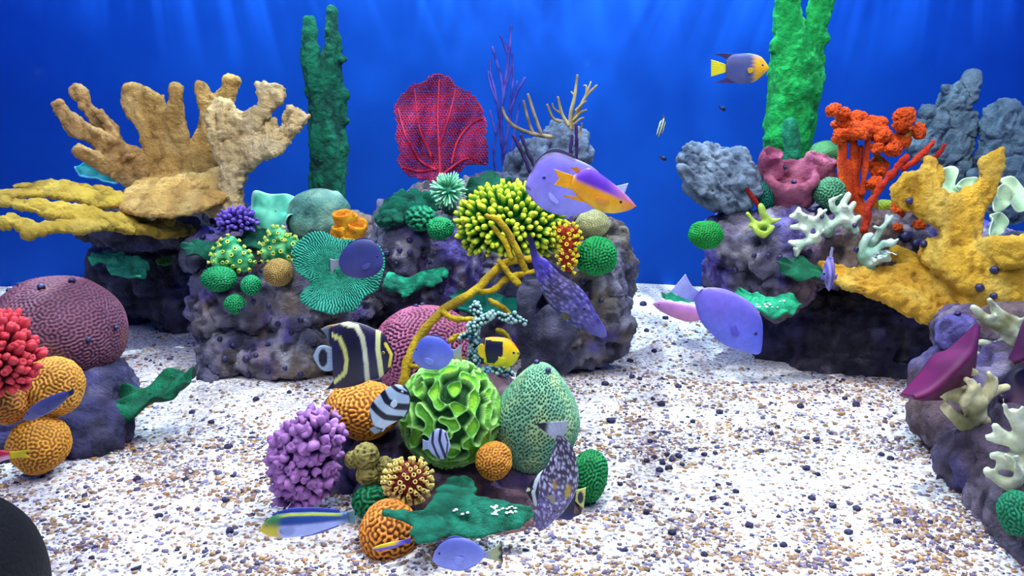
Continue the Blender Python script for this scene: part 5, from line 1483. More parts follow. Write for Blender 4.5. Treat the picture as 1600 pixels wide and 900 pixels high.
# white grit on the teal plate
n_, F = qsphere(6)
gm = mesh('shell_fragment', n_ * np.array([1.2, .9, .5]) * (1 + .3 * vn(n_ * 2, 3))[:, None], F, mixc('#e8ece8', '#ffffff', 0 * n_[:, 0]), M_V)
for i in range(26):
    x, y = [(790 + R.randn() * 9, 797 + R.randn() * 4), (772 + R.randn() * 4, 798 + R.randn() * 4), (715 + R.randn() * 12, 800 + R.randn() * 5)][(0, 0, 0, 1, 1, 2)[i % 6]]
    p, nn = hit(x, y)
    o = bpy.data.objects.new('shell_fragment', gm); COL.objects.link(o); r = R.uniform(1.6, 3.2) * mp(p[1], y)
    o.location = Vector(p.tolist()) + Vector((0, 0, r * .2)); o.scale = (r,) * 3; o.rotation_euler = (0, 0, i)
    tag(o, 'tiny white shell fragment lying on the front teal plate coral', 'shell', 'white grit on the teal plate')
for i in range(16):
    x, y = 1195 + R.randn() * 18, 477 + R.randn() * 3.5
    p, nn = hit(x, y)
    o = bpy.data.objects.new('shell_fragment', gm); COL.objects.link(o); r = R.uniform(1.3, 2.4) * mp(p[1], y)
    o.location = Vector(p.tolist()) + Vector((0, 0, r * .2)); o.scale = (r,) * 3; o.rotation_euler = (0, 0, i)
    tag(o, 'tiny white shell fragment lying on the sea green plate of the right reef', 'shell', 'white grit on the right reef plate')
# ------------------------------------------------ fish
def dline(x, y, pts):
    d = np.full(np.shape(x), 1e9)
    for (x1, y1), (x2, y2) in zip(pts[:-1], pts[1:]):
        dx, dy = x2 - x1, y2 - y1
        t = np.clip(((x - x1) * dx + (y - y1) * dy) / (dx * dx + dy * dy + 1e-9), 0, 1)
        d = np.minimum(d, np.hypot(x - x1 - t * dx, y - y1 - t * dy))
    return d


def band(C, x, y, pts, w_, col, soft=1.2):
    return mixc(C, col, 1 - sst(w_ - soft * .5, w_ + soft * .5, dline(x, y, pts)))


def fish(label, Y, nose, tail, top, bot, T, colf, fins=(), eye=None, name='fish', p=1.0, group=None, both=True, cat='fish', taper=.35, mouth=True):
    nose = np.array(nose, float); tail = np.array(tail, float)
    ax = nose - tail; Ln = np.linalg.norm(ax); ax = ax / Ln; pe = np.array([ax[1], -ax[0]])
    if pe[1] > 0: pe = -pe          # towards the top of the picture
    def sh(P):
        P = np.array(P, float) - tail
        return P @ ax / Ln, P @ pe
    nu, nvv = 76, 60
    s = np.sin(np.linspace(0, pi / 2, nu)) ** 1.0
    s = np.linspace(0, 1, nu) * .5 + s * .5
    def prof(pts, end):
        a, h = sh(pts)
        o = np.argsort(a); a = a[o]; h = h[o]
        Pq = catmull(np.stack([np.concatenate([a, [1.0]]) if a[-1] < .995 else a, np.concatenate([h, [0]]) if a[-1] < .995 else h], -1), 6)
        return np.interp(s, np.maximum.accumulate(Pq[:, 0]), Pq[:, 1])
    ht = prof(top, 0); hb = prof(bot, 0)
    mid = (ht + hb) / 2; hh = np.maximum((ht - hb) / 2, .4)
    if abs(hh.max()) > 0:
        th = T * np.clip(hh / hh.max(), 0, 1) ** .6 * (taper + (1 - taper) * np.sin(np.clip(s * .78 + .12, 0, 1) * pi) ** .8)
    th = np.minimum(np.maximum(th, .5), T)
    an = np.arange(nvv) / nvv * 2 * pi
    H = mid[:, None] + hh[:, None] * np.cos(an)[None]
    D = th[:, None] * (np.sign(np.sin(an)) * np.abs(np.sin(an)) ** p)[None]
    px = tail[0] + ax[0] * s[:, None] * Ln + pe[0] * H; py = tail[1] + ax[1] * s[:, None] * Ln + pe[1] * H
    m = mp(Y, nose[1])
    V = at(px.ravel(), py.ravel(), Y) + np.array([0, 1, 0]) * (D.ravel() * m)[:, None]
    C = colf(px.ravel(), py.ravel())
    F = grid_faces(nu, nvv, False, True)
    e0 = V[:nvv].mean(0); e1 = V[-nvv:].mean(0)
    V = np.vstack([V, e0, e1]); C = np.vstack([C, C[0], C[-nvv]])
    i = np.arange(nvv); j = (i + 1) % nvv; n0 = nu * nvv
    tr = np.vstack([np.stack([np.full(nvv, n0), j, i], 1), np.stack([np.full(nvv, n0 + 1), (nu - 1) * nvv + i, (nu - 1) * nvv + j], 1)])
    nn = vnorm(V, [tr, F])
    if ((nn * (V - V.mean(0))).sum(1)).mean() < 0:
        F = F[:, ::-1]; tr = tr[:, ::-1]
    c = at(*((nose + tail) / 2), Y)
    ang = math.atan2(-ax[1], ax[0])
    flip = ax[0] < 0
    if flip: ang = math.atan2(ax[1], -ax[0]) if False else pi - math.atan2(-ax[1], ax[0])
    root = empty(name, c, label, cat, group, rot=(0, -ang if not flip else ang, 0))
    V_ = V
    solid('body', V_, [tr, F], C, M_VF, parent=root)
    for f in fins:
        part, A, B, cf = f[:4]; y0, y1 = (f[4], f[5]) if len(f) > 4 else (0, 0)
        A_ = catmull(np.array(A, float), 5) if len(A) > 2 else catmull(np.array(A, float), 10)
        B_ = catmull(np.array(B, float), 5) if len(B) > 2 else catmull(np.array(B, float), 10)
        def rs(P, n=18):
            q = np.concatenate([[0], np.cumsum(np.linalg.norm(np.diff(P, axis=0), axis=1))]); q /= q[-1]
            return np.stack([np.interp(np.linspace(0, 1, n), q, P[:, k]) for k in (0, 1)], -1)
        A_ = rs(A_); B_ = rs(B_)
        nv = 17; v = np.linspace(0, 1, nv)[None, :, None]
        G = A_[:, None] * (1 - v) + B_[:, None] * v
        x = G[..., 0].ravel(); y = G[..., 1].ravel()
        ul = np.repeat(np.linspace(0, 1, 18), nv)
        vl = np.tile(np.linspace(0, 1, nv), 18)
        thk = (.9 * (1 - .6 * ul) + .35 * np.sin(vl * 40)) * m * .9
        yo = (y0 + (y1 - y0) * ul) * m
        for side in ((1, -1) if y0 else (1,)):
            base = at(x, y, Y) + np.array([0, -1, 0]) * (side * yo)[:, None]
            a_ = base + np.array([0, -1, 0]) * thk[:, None]; b_ = base + np.array([0, 1, 0]) * thk[:, None]
            g = grid_faces(18, nv); n1 = 18 * nv
            Vf = np.concatenate([a_, b_])
            if (np.cross(Vf[g[:, 2]] - Vf[g[:, 0]], Vf[g[:, 3]] - Vf[g[:, 1]])[:, 1]).mean() > 0: g = g[:, ::-1]; fl_ = True
            else: fl_ = False
            bd = np.concatenate([np.arange(nv), np.arange(1, 18) * nv + nv - 1, 17 * nv + np.arange(nv - 2, -1, -1), np.arange(16, 0, -1) * nv])
            b2 = np.roll(bd, -1); sd = np.stack([bd, b2, b2 + n1, bd + n1], 1)
            if fl_: sd = sd[:, ::-1]
            Cf = cf(x, y); Cf = Cf * (1 + .1 * np.sin(vl * 40))[:, None]
            solid(part, Vf, np.concatenate([g, g[:, ::-1] + n1, sd]), np.vstack([Cf, Cf]), M_VF, parent=root)
    if eye:
        ex, ey, er = eye[:3]
        # depth of the skin at the eye
        q = np.array([ex, ey]) - tail; se = q @ ax / Ln; he = q @ pe
        k = int(np.argmin(abs(s - se))); cth = np.clip((he - mid[k]) / hh[k], -.98, .98)
        de = th[k] * (math.sqrt(1 - cth * cth)) ** p
        EV, EF = ball(np.zeros(3), 1, 8)
        rim, pup = eye[3:5] if len(eye) > 4 else ('#8c84a0', '#06060e')
        EC = mixc(rim, pup, sst(.72, .86, np.abs(EV[:, 1])))
        for side in (1, -1):
            pos = at(ex, ey, Y) + np.array([0, -side * (de - er * .15) * m, 0])
            solid('eye', EV * np.array([er, er * .55, er]) * m + pos, EF, EC, M_VF, parent=root)
    return root


def plain(c): return lambda x, y: np.repeat(rgb(c)[None], len(x), 0)


def grad(c1, c2, x0, y0, x1, y1):
    def f(x, y):
        dx, dy = x1 - x0, y1 - y0
        return mixc(c1, c2, np.clip(((x - x0) * dx + (y - y0) * dy) / (dx * dx + dy * dy), 0, 1))
    return f


# juvenile French angelfish
B1 = [(513, 520), (533, 527), (541, 545), (544, 560), (541, 580), (524, 595)]; B2 = [(536, 504), (558, 509), (568, 525), (572, 545), (574, 565), (575, 596)]
B3 = [(591.5, 516), (592, 545), (595, 565), (597, 592)]; B4 = [(603, 536), (608, 545), (612, 553), (609, 571)]
def cf(x, y):
    C = mixc('#150f30', '#241c48', sst(-1, 1, np.sin(x * .1)))
    C = band(C, x, y, B1, 3.2, '#d4d47c'); C = band(C, x, y, B2, 3.6, mixc('#e4dc90', '#bcc8d0', .45)); C = band(C, x, y, B3, 3.8, '#dcdc98'); C = band(C, x, y, B4, 2.2, '#e0cc4c')
    C = band(C, x, y, [(520, 508), (535, 503)], 1.4, '#b09070')
    return C
def cft(x, y):
    r = np.hypot((x - 505) / 7.5, (y - 559) / 14.5)
    return mixc('#120c28', '#a4b4c4', sst(.85, 1.1, r))
fish('black young angelfish with curved yellow-white bands hovering over the orange brain coral', 1.62, (617, 556), (521, 560),
     [(521, 507), (530, 505), (540, 503), (552, 502.5), (570, 507), (584, 513), (598, 520), (607, 534), (613, 545)], [(521, 607), (540, 606), (561, 601), (578, 594), (596, 589), (609, 577), (614, 564)], 13, cf,
     [('dorsal_fin', [(524, 507), (513, 508.5), (501, 514)], [(524, 545), (515, 537), (510, 524)], lambda x, y: mixc(band(plain('#1c1640')(x, y), x, y, [(525, 507), (501, 514)], 2.2, '#c89048'), '#7c94a4', sst(516, 511, x) * .7)),
      ('anal_fin', [(524, 606), (516, 608), (510, 608.5)], [(524, 580), (523, 590), (516, 602)], plain('#17102e')),
      ('tail_fin', [(522, 545), (509, 540), (497, 542), (489, 556)], [(522, 577), (513, 580), (502, 577), (490, 560)], cft),
      ('pectoral_fin', [(580, 556), (573, 553), (566, 556)], [(580, 563), (574, 567), (567, 566)], grad('#d8c838', '#28205c', 578, 560, 568, 560), 8, 12), ], (600, 549, 2.4, '#c8b040', '#080818'), name='angelfish', p=1.15)


def cf(x, y):
    C = mixc('#a4b8cc', '#c4d4dc', sst(610, 660, y))
    D = '#10122c'
    C = band(C, x, y, [(580, 630), (592, 641), (603, 649), (626, 653)], 5, D, 2.5); C = band(C, x, y, [(598, 612), (606, 624), (620, 632), (640, 635)], 5.2, D, 2.5)
    C = band(C, x, y, [(612, 601), (622, 608), (638, 614)], 2.6, D, 2); C = band(C, x, y, [(577, 645), (583, 666), (597, 670)], 1.8, D); C = band(C, x, y, [(628, 600), (638, 609), (642, 622), (641, 636), (634, 650)], 1.6, D)
    return C
fish('black and white banded butterflyfish tilted before the wide orange brain coral', 1.6, (632, 602), (590, 669), [(588, 668), (579, 656), (577, 645), (580, 632), (590, 620), (602, 608), (616, 601)], [(602, 669), (615, 661), (628, 654), (638, 644), (641, 631), (641, 618), (637, 608)], 9, cf,
     [('tail_fin', [(589, 664), (583, 667), (577, 670)], [(597, 669), (592, 675), (585, 678)], plain('#8c98a4')), ('pectoral_fin', [(618, 622), (613, 625), (611, 630)], [(622, 626), (621, 631), (616, 634)], plain('#c8d4dc'), 8, 10)], (629, 611, 2.0, '#d4dcc8', '#0a0a1c'), name='butterflyfish', p=1.2)


def cf(x, y):
    C = plain('#a8b4d8')(x, y); D = '#1a1a40'
    C = band(C, x, y, [(677, 671), (676, 690), (683, 708), (686, 714)], 1.9, D); C = band(C, x, y, [(689, 670), (687, 686), (693, 704), (697, 716)], 2.2, D); C = band(C, x, y, [(696, 676), (700, 690), (698, 708)], 1.3, '#4c3c40')
    return C
fish('small pale fish with thin dark stripes in front of the ruffled green coral', 1.62, (704, 696), (668, 695), [(669, 689), (673, 679), (682, 670), (692, 671), (699, 678)], [(670, 702), (675, 709), (683, 715), (694, 717), (701, 706)], 6, cf,
     [('tail_fin', [(670, 690), (664, 688), (660, 686)], [(670, 700), (665, 702), (661, 704)], plain('#9cacc4'))], (700, 690, 1.3, '#c8c8d8', '#08081c'), name='butterflyfish', p=1.2)


def tangc(c1, c2, y0, y1, dark=None, pts=None):
    def f(x, y):
        C = mixc(c1, c2, sst(y0, y1, y + 3 * np.sin(x * .15)))
        if dark: C = band(C, x, y, pts, 2.5, dark, 3)
        return C
    return f


fish('periwinkle blue tang with pale forked tail swimming left beside the yellow rope coral base', 1.72, (643.5, 558), (708, 552),
     [(708, 547), (700, 537), (692, 530), (683, 526), (668, 524.5), (657, 531), (650, 543), (646, 551)], [(708, 559), (698, 572), (686, 577), (670, 577.5), (656, 573), (648, 566)], 8.5, tangc('#5868c8', '#8494dc', 530, 575),
     [('tail_fin', [(706, 547), (713, 545), (720, 538)], [(706, 559), (714, 560), (722, 566)], grad('#90acb4', '#b4b874', 708, 545, 718, 566)), ('pectoral_fin', [(664, 558), (670, 557), (678, 560)], [(664, 563), (671, 567), (678, 566)], plain('#8c9ce0'), 8, 11), ('dorsal_fin', [(662, 527), (680, 523), (700, 534)], [(662, 530), (682, 528), (702, 540)], plain('#4450a8'))], (651, 545, 1.8, '#5060b0', '#0a0a28'), name='tang', p=1.1)

BP = [(759, 530), (786, 532), (786, 552), (772, 567), (761, 566), (758, 547)]
def cf(x, y):
    C = mixc('#f6cc10', '#e8d81c', sst(535, 570, y))
    C = band(C, x, y, [(756, 528), (768, 526.5), (787, 528), (799, 533), (809, 544)], 1.4, '#f09010'); C = band(C, x, y, [(757, 567), (769, 571), (783, 572)], 1.6, '#f09010')
    C = mixc(C, '#18123a', inside(x, y, BP) * 1.0)
    C = band(C, x, y, [(809, 551), (813, 553)], 1.6, '#7c8060')
    return C
fish('yellow angelfish with a black flank patch swimming right under the white-tipped coral', 1.86, (812.5, 552.5), (757, 549), [(757, 528), (768, 526.5), (787, 527.5), (799, 532.5), (808, 543)], [(757, 567), (769, 571.5), (783, 573), (799, 571), (808, 562)], 9, cf,
     [('tail_fin', [(760, 543), (753, 537), (746, 542)], [(760, 556), (754, 560), (747, 553)], plain('#f2d010')), ('pelvic_fin', [(792, 570), (790, 576), (787, 581)], [(800, 568), (796, 574), (788, 581)], plain('#e0e01c')), ('pectoral_fin', [(791, 556), (786, 557), (779, 554)], [(791, 562), (784, 566), (778, 563)], plain('#e4dc24'), 8, 11)], (802.5, 549.5, 2.6, '#989868', '#0c0c10'), name='angelfish', p=1.15)


def spots(x, y, seed, sx, sy, rot, lo=.25, hi=.45):
    """pale rounded spots scattered about one to a cell"""
    a = (x * cos(rot) + y * sin(rot)) / sx; b = (-x * sin(rot) + y * cos(rot)) / sy
    i = np.floor(a).astype(np.int64); j = np.floor(b).astype(np.int64); best = np.full(len(x), 9.0)
    for di in (-1, 0, 1):
        for dj in (-1, 0, 1):
            I, J = i + di, j + dj
            cx_ = I + .5 + .36 * h3(I, J, 0 * I, seed); cy_ = J + .5 + .36 * h3(I, J, 0 * I + 7, seed)
            best = np.minimum(best, np.hypot(a - cx_, b - cy_) / (.27 + .17 * h3(I, J, 0 * I + 3, seed)))
    return sst(1.25, .65, best)


def cf(x, y):
    t = ((x - 829) * .6 + (y - 366) * .8) / 198
    C = mixc('#161034', '#5040a8', sst(.02, .22, t)); C = mixc(C, '#4a4060', sst(.28, .42, t)); C = mixc(C, '#5850a0', sst(.45, .7, t) * .7)
    C = mixc(C, '#9c98d8', spots(x, y, 3, 9, 5, .9) * .65 * sst(.2, .35, t) * (1 - sst(.78, .86, t)))
    C = mixc(C, '#241c3c', spots(x, y, 8, 14, 8, .9, .3, .55) * .6)
    C = mixc(C, '#6c64b4', sst(.84, .95, t) * .8)
    C = band(C, x, y, [(884, 490), (888, 494)], 3.5, '#4c4828', 3)
    return C
fish('dark violet filefish with pale spots diving head down in front of the grey tube sponge', 1.95, (948, 524), (829, 366),
     [(833, 372), (842, 398), (855, 406), (870, 423), (884, 433), (901, 444), (918, 463), (931, 488), (946, 513)], [(826, 380), (832, 411), (840, 438), (851, 464), (866, 485), (885, 502), (906, 514), (927, 523), (943, 529)], 11, cf,
     [('dorsal_fin', [(856, 407), (872, 418), (890, 432)], [(858, 412), (874, 430), (888, 440)], plain('#3c2c5c')), ('pectoral_fin', [(886, 488), (880, 486), (876, 490)], [(890, 494), (884, 498), (878, 497)], plain('#5c5838'), 8, 10)], (912, 481, 3, '#4c4878', '#0a0818'), name='filefish', p=1.0)


def cf(x, y):
    C = mixc('#8478d8', '#9c98ec', sst(255, 320, y)); C = mixc(C, '#a08cd8', sst(850, 825, x) * .5)
    C = band(C, x, y, [(829, 268), (838, 252), (853, 241), (872, 237), (897, 249)], 3, '#5c5478', 4); C = band(C, x, y, [(822, 291), (828, 296)], 1.5, '#6c6090', 1.5)
    return C
fish('big lavender tang facing left above the yellow-green finger coral', 1.98, (820.5, 292), (948, 297), [(948, 288), (938, 272), (923, 259), (897, 247), (873, 238), (854, 240), (840, 251), (830, 268), (823, 282)], [(948, 304), (930, 323), (917, 331), (890, 337), (863, 333), (843, 323), (828, 307), (822, 298)], 13, cf,
     [('tail_fin', [(946, 289), (960, 291), (982, 286)], [(946, 303), (958, 308), (970, 318)], plain('#c0c8ec')), ('dorsal_fin', [(836, 252), (855, 236), (874, 233), (900, 244)], [(838, 258), (856, 244), (876, 241), (900, 254)], plain('#544c74')), ('pectoral_fin', [(858, 299), (864, 304), (873, 314)], [(856, 303), (860, 311), (870, 318)], plain('#a8a8f0'), 12, 16)], (850, 277, 3.4, '#5c58b8', '#20206c'), name='tang', p=1.1)


def cf(x, y):
    ln = 283 + (x - 905) * .42
    t = sst(ln + 5, ln - 5, y)
    C = mixc(mixc('#f4a80c', '#f0c024', sst(300, 335, y)), '#6c34c0', t)
    C = mixc(C, '#dc8440', sst(955, 985, x) * .75); C = mixc(C, '#b070b0', t * sst(945, 965, x) * .5)
    C = mixc(C, '#f8b40c', sst(903, 893, x))
    return C
GO = plain('#f8b010')
fish('purple and gold hogfish pointing right in front of the big lavender tang', 1.78, (994, 322), (892, 284), [(893, 277), (905, 268), (921, 262), (936, 270), (955, 284), (971, 297), (984, 310)], [(893, 296), (904, 308), (914, 316), (927, 324), (944, 332), (963, 333), (984, 328)], 10, cf,
     [('tail_fin', [(896, 274), (882, 270), (866, 264)], [(896, 288), (886, 284), (873, 279)], GO), ('tail_fin', [(896, 284), (884, 282), (873, 280)], [(896, 297), (882, 293), (866, 289)], GO), ('anal_fin', [(912, 306), (897, 307), (880, 304)], [(918, 317), (904, 314), (882, 307)], GO),
      ('dorsal_fin', [(900, 270), (896, 266), (889, 261)], [(908, 268), (903, 262), (895, 262)], plain('#e08c24')), ('pectoral_fin', [(950, 312), (940, 308), (930, 306)], [(950, 318), (940, 320), (931, 315)], plain('#e8a038'), 9, 13)], (969, 315, 2.6, '#7c4438', '#140c18'), name='hogfish')

fish('dusky indigo tang facing right over the turquoise ridged coral', 2.3, (599, 408), (530, 408), [(530, 402), (538, 388), (552, 377), (568, 373), (584, 377), (595, 390)], [(530, 415), (536, 427), (552, 434), (570, 435), (586, 430), (596, 420)], 8, tangc('#343c78', '#484c90', 380, 430),
     [('tail_fin', [(533, 403), (524, 406), (516, 404)], [(533, 414), (524, 420), (517, 430)], plain('#8c94a0')), ('dorsal_fin', [(545, 379), (568, 371), (588, 378)], [(545, 384), (568, 377), (588, 384)], plain('#2c3068')), ('pectoral_fin', [(580, 410), (574, 411), (567, 414)], [(580, 415), (574, 419), (568, 419)], plain('#5458a0'), 7, 10)], (590, 400, 1.8, '#2c3068', '#080818'), name='tang', p=1.1)

fish('lilac tang angled down to the right above the sand, in front of the right reef', 2.0, (1189, 550), (1087, 463), [(1090, 456), (1098, 451), (1111, 449), (1134, 452), (1158, 463), (1178, 477), (1189, 495), (1192, 514), (1191, 537)], [(1085, 470), (1090, 490), (1098, 507), (1116, 526), (1134, 540), (1158, 548), (1181, 554)], 13, tangc('#8070d0', '#6c74dc', 450, 530, '#9080c4', [(1111, 449), (1158, 463), (1189, 495)]),
     [('tail_fin', [(1093, 456), (1081, 446), (1071, 428)], [(1084, 472), (1068, 466), (1048, 455)], grad('#8c8cdc', '#b0b4ec', 1088, 465, 1065, 445)), ('pectoral_fin', [(1150, 508), (1144, 504), (1138, 508)], [(1153, 516), (1148, 522), (1140, 520)], plain('#685ec4'), 11, 15)], (1178, 519.5, 3.2, '#3c3c90', '#101040'), name='tang', p=1.1)
fish('dusty pink slender fish swimming behind the tail of the right lilac tang', 2.2, (1019, 475), (1100, 494), [(1100, 488), (1080, 477), (1062, 473), (1045, 470), (1030, 470)], [(1097, 500), (1077, 503), (1057, 498), (1035, 488), (1024, 480)], 7, tangc('#b47cb4', '#cc84a8', 475, 500), [('tail_fin', [(1096, 488), (1106, 488), (1116, 484)], [(1096, 500), (1106, 502), (1116, 506)], plain('#b08cc4'))], (1029, 475, 1.6, '#a06c98', '#281838'), name='wrasse')


def cf(x, y):
    C = mixc('#3c4880', '#545c90', sst(90, 125, y)); C = mixc(C, '#d8a418', sst(1170, 1182, x + 2 * np.sin(y))); C = mixc(C, '#2c3490', sst(1193, 1186, x) * sst(95, 86, y) * .6)
    return C
fish('slate blue angelfish with yellow head and tail, high up left of the tall green sponge', 2.6, (1202, 107), (1134, 107), [(1134, 94), (1142, 86), (1156, 84), (1171, 83.5), (1188, 88), (1197, 98)], [(1134, 122), (1149, 130), (1163, 131), (1178, 128), (1193, 117)], 8, cf,
     [('tail_fin', [(1137, 102), (1124, 97), (1111, 93)], [(1137, 112), (1124, 116), (1111, 120)], plain('#d4c81c')), ('dorsal_fin', [(1150, 85), (1132, 83), (1114, 84)], [(1150, 94), (1140, 96), (1132, 90)], plain('#342c60')), ('anal_fin', [(1150, 130), (1132, 130), (1114, 130)], [(1150, 120), (1140, 118), (1132, 124)], plain('#3c2c6c')), ('pectoral_fin', [(1176, 106), (1170, 106), (1165, 108)], [(1176, 112), (1170, 115), (1166, 114)], plain('#c8a42c'), 7, 10)], (1190, 102, 1.8, '#4c64a0', '#0a0a20'), name='angelfish', p=1.15)

fish('tiny black and white striped fish hanging against the blue wall', 3.0, (1027, 215), (1037, 184), [(1036, 185), (1030, 192), (1027, 203), (1026, 211)], [(1039, 186), (1040, 195), (1036, 206), (1030, 213)], 3.5, lambda x, y: mixc('#20244c', '#a4b4a0', .5 + .5 * np.sign(np.sin((x + y * .3) * 1.6))), [('tail_fin', [(1036, 187), (1035, 183), (1034, 180)], [(1039, 187), (1039, 183), (1038, 180)], plain('#3c4870'))], (1029, 208, .9), name='butterflyfish')
for q, (x, y, lab) in enumerate(((1130, 170, 'tiny dark far-off fish below the slate blue angelfish'), (1038, 248, 'tiny dark far-off fish below the little striped fish'))):
    fish(lab, 3.3, (x + 4, y + 2), (x - 4, y - 1), [(x - 4, y - 3), (x, y - 4), (x + 3, y - 1)], [(x - 4, y + 1), (x, y + 4), (x + 3, y + 3)], 2.5, plain('#141c4c'), [('tail_fin', [(x - 3, y - 3), (x - 7, y - 5)], [(x - 3, y), (x - 7, y + 1)], plain('#141c4c'))], name='small_fish')

r_ = fish('small violet fish seen head-on over the golden elkhorn ledge', 2.35, (1295, 455), (1298, 402), [(1293, 404), (1289, 416), (1287, 428), (1289, 440), (1292, 450)], [(1302, 404), (1303, 416), (1303, 428), (1301, 440), (1298, 450)], 15, lambda x, y: mixc('#5c508c', '#8c84c4', .5 + .5 * np.sin(x * 1.1)),
     [('tail_fin', [(1296, 404), (1297, 394), (1299, 386)], [(1300, 404), (1301, 395), (1302, 387)], plain('#9898b0')), ('pectoral_fin', [(1290, 432), (1285, 430), (1281, 428)], [(1291, 437), (1286, 437), (1283, 436)], plain('#7c78b4')), ('pectoral_fin', [(1301, 432), (1305, 430), (1309, 428)], [(1300, 437), (1304, 437), (1307, 436)], plain('#7c78b4'))], name='tang')
for sx in (-1, 1):
    EV, EF = ball(np.zeros(3), 1, 7)
    solid('eye', EV * np.array([1.6, 2.4, 2.4]) * mp(2.35) + at(1295 + sx * 7.2, 428, 2.335), EF, mixc('#0a0820', '#20184c', 0 * EV[:, 0]), M_VF, parent=r_)


def cf(x, y):
    ln = 818 - (x - 430) * .07
    C = mixc('#a8b0e0', '#2c4c94', sst(ln + 2.5, ln - 2.5, y)); C = band(C, x, y, [(430, 806), (455, 802), (490, 801), (535, 803)], 1.6, '#a4b434', 2)
    C = mixc(C, mixc('#4c8454', '#d8c030', sst(812, 826, y)), sst(446, 432, x)); C = mixc(C, '#4c6890', sst(525, 545, x) * .8)
    return C
fish('blue-backed wrasse with yellow face and white belly gliding left over the sand', 1.42, (405, 828), (545, 808), [(545, 801), (520, 800), (480, 798.5), (441, 801), (426, 806), (413, 816)], [(545, 815), (533, 819), (505, 828), (480, 836), (446, 840), (421, 837), (410, 832)], 11, cf,
     [('tail_fin', [(542, 800), (548, 799), (554, 797)], [(542, 816), (549, 817), (555, 819)], plain('#5c8084')), ('dorsal_fin', [(425, 804), (450, 795), (490, 793), (530, 796)], [(428, 807), (450, 801), (490, 800), (532, 802)], plain('#3c50b8')), ('anal_fin', [(470, 840), (500, 833), (530, 822)], [(470, 837), (498, 828), (528, 818)], plain('#7c84d4')), ('pectoral_fin', [(440, 823), (450, 821), (462, 820)], [(440, 828), (450, 832), (460, 830)], plain('#98a4d4'), 9, 12)], (418, 818, 1.8, '#a0a848', '#10141c'), name='wrasse')
fish('tiny yellow and violet striped fish against the lowest orange brain coral', 1.36, (581, 858), (634, 846), [(634, 843), (615, 846), (598, 850), (586, 854)], [(634, 849), (618, 855), (602, 859), (588, 860)], 3, lambda x, y: mixc('#5c50c0', '#ecc820', sst(1.2, -1.2, y - (857 - (x - 585) * .2)) * sst(632, 612, x)),
     [('tail_fin', [(632, 843), (637, 842), (642, 840)], [(632, 849), (638, 849), (643, 848)], plain('#5048a8'))], (586, 857, .9), name='wrasse')


fish('pale periwinkle tang low in front of the teal plate, facing left near the bottom edge', 1.34, (675.5, 875), (757, 867), [(757, 863), (749, 853), (733, 843), (711, 839.5), (693, 846), (680, 861)], [(757, 871), (744, 883), (723, 891.5), (703, 890), (685, 884)], 9.5, tangc('#7078c4', '#8c94dc', 845, 885, '#4c54b4', [(685, 884), (703, 890), (723, 892), (744, 883)]),
     [('tail_fin', [(755, 863), (768, 858), (784, 847)], [(755, 871), (768, 874), (786, 878)], lambda x, y: mixc(mixc('#8c94b4', '#a8ac80', sst(758, 770, x)), '#10142c', sst(778, 783, x + 2 * np.sin(y * .5)))), ('pectoral_fin', [(708, 866), (716, 864), (726, 866)], [(708, 872), (717, 876), (725, 873)], plain('#9098dc'), 9, 12), ('dorsal_fin', [(690, 847), (712, 837), (748, 851)], [(691, 851), (713, 842), (749, 856)], plain('#5c64b4'))], (687, 862, 2.6, '#6468a8', '#0a0a20'), name='tang', p=1.1)

# second angelfish behind the spotted filefish, then the filefish
def cf(x, y):
    C = mixc('#141030', '#2c3474', sst(790, 812, y)); C = band(C, x, y, [(847, 737), (838, 750), (833, 768), (837, 788)], 2.8, '#ccd4d8'); C = band(C, x, y, [(822, 766), (826, 764)], 2.5, '#d4d8a0')
    return C
fish('dark angelfish with a white band half hidden behind the spotted filefish', 1.62, (822, 767), (899, 776), [(899, 752), (893, 736), (875, 725), (855, 730), (840, 742), (828, 756)], [(899, 806), (890, 813), (868, 808), (848, 798), (836, 790), (827, 777)], 9, cf,
     [('tail_fin', [(898, 766), (908, 764), (916, 761)], [(898, 782), (906, 790), (912, 794)], lambda x, y: mixc('#121030', '#c8c874', sst(.7, 1.0, np.hypot((x - 907) / 5.5, (y - 777) / 11))))], (832, 762, 1.8, '#38345c', '#05050c'), name='angelfish', p=1.15)


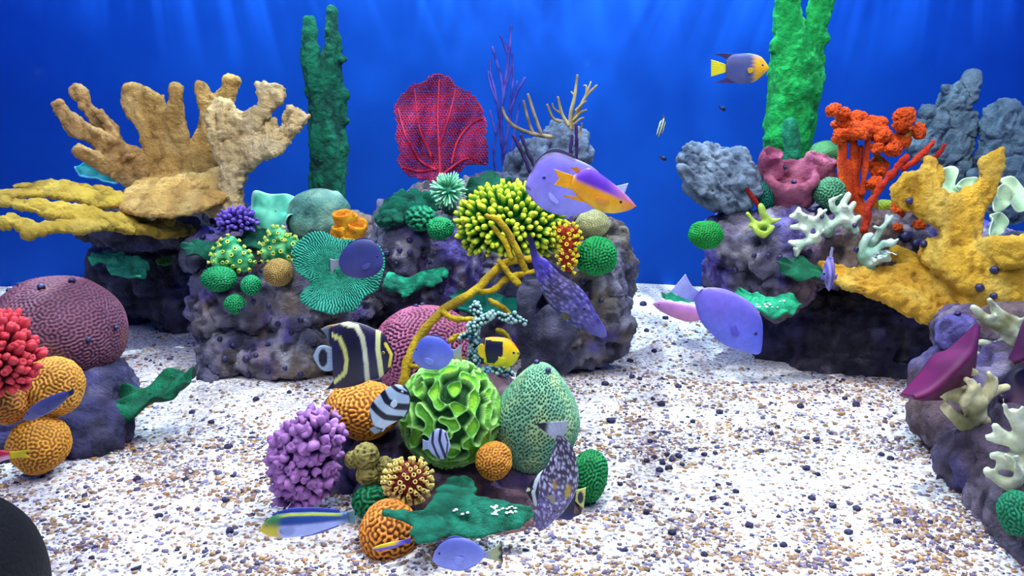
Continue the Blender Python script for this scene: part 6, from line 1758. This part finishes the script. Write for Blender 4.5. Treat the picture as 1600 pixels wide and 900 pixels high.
def cf(x, y):
    t = np.clip((y - 682) / 140, 0, 1)
    C = mixc('#3c3244', '#54466c', sst(.3, .8, t)); C = mixc(C, '#d0cce8', spots(x, y, 5, 3.8, 9, .15, .0, .55) * .85 * (1 - .5 * sst(.75, .9, t)))
    C = mixc(C, '#7c6cb0', spots(x, y, 9, 9, 7, .6, .0, .4) * .7 * sst(.5, .65, t)); C = band(C, x, y, [(866, 750), (866, 757)], 3.2, '#a87c34', 4); C = band(C, x, y, [(888, 758), (886, 770)], 4.2, '#b0942c', 4)
    return C
fish('brown filefish with rows of white spots, head down before the pale pored dome', 1.48, (842, 829), (874, 681), [(869, 684), (866, 697), (858, 722), (845, 741), (841, 761), (840, 785), (834, 804), (834, 820)], [(881, 683), (888, 690), (898, 707), (903, 733), (903, 757), (896, 776), (881, 799), (866, 813), (851, 827)], 11, cf,
     [('tail_fin', [(870, 686), (858, 680), (836, 662)], [(880, 684), (886, 670), (888, 657)], lambda x, y: mixc('#a4a8b4', '#0e0e24', sst(858, 851, x + .2 * (y - 670)))), ('pectoral_fin', [(863, 782), (858, 776), (853, 772)], [(868, 780), (866, 772), (861, 767)], plain('#8c8070'), 9, 12)], (866, 795, 2.6, '#6c6080', '#0a0814'), name='filefish')

fish('dim blue-grey fish rising right across the yellow brain corals at the left', 1.6, (36, 655), (108, 613), [(106, 611), (95, 613), (73, 621), (50, 635), (40, 648)], [(108, 618), (100, 628), (84, 641), (62, 652), (46, 657)], 8, tangc('#3c4078', '#5c5c90', 615, 650),
     [('tail_fin', [(104, 613), (108, 611), (114, 606)], [(105, 620), (110, 619), (116, 614)], plain('#2c3060')), ('pectoral_fin', [(62, 640), (70, 636), (78, 634)], [(63, 645), (72, 645), (79, 641)], plain('#545890'), 7, 10)], (46, 645, 2, '#4c5088', '#08081c'), name='tang')
fish('red and white fish with a yellow forked tail leaving the frame at the left edge', 1.5, (-75, 730), (16, 711), [(16, 706), (0, 703), (-25, 702), (-50, 708), (-68, 720)], [(18, 716), (0, 722), (-25, 734), (-50, 740), (-68, 736)], 8, lambda x, y: mixc(mixc('#b02040', '#d8a0c0', sst(710, 716, y + .18 * x)), '#e8c81c', sst(14, 20, x)),
     [('tail_fin', [(14, 706), (30, 705), (48, 702)], [(14, 713), (28, 711), (40, 708)], plain('#ecd41c')), ('tail_fin', [(14, 710), (28, 710), (40, 709)], [(14, 717), (30, 715), (47, 715)], plain('#ecd41c'))], name='hogfish')
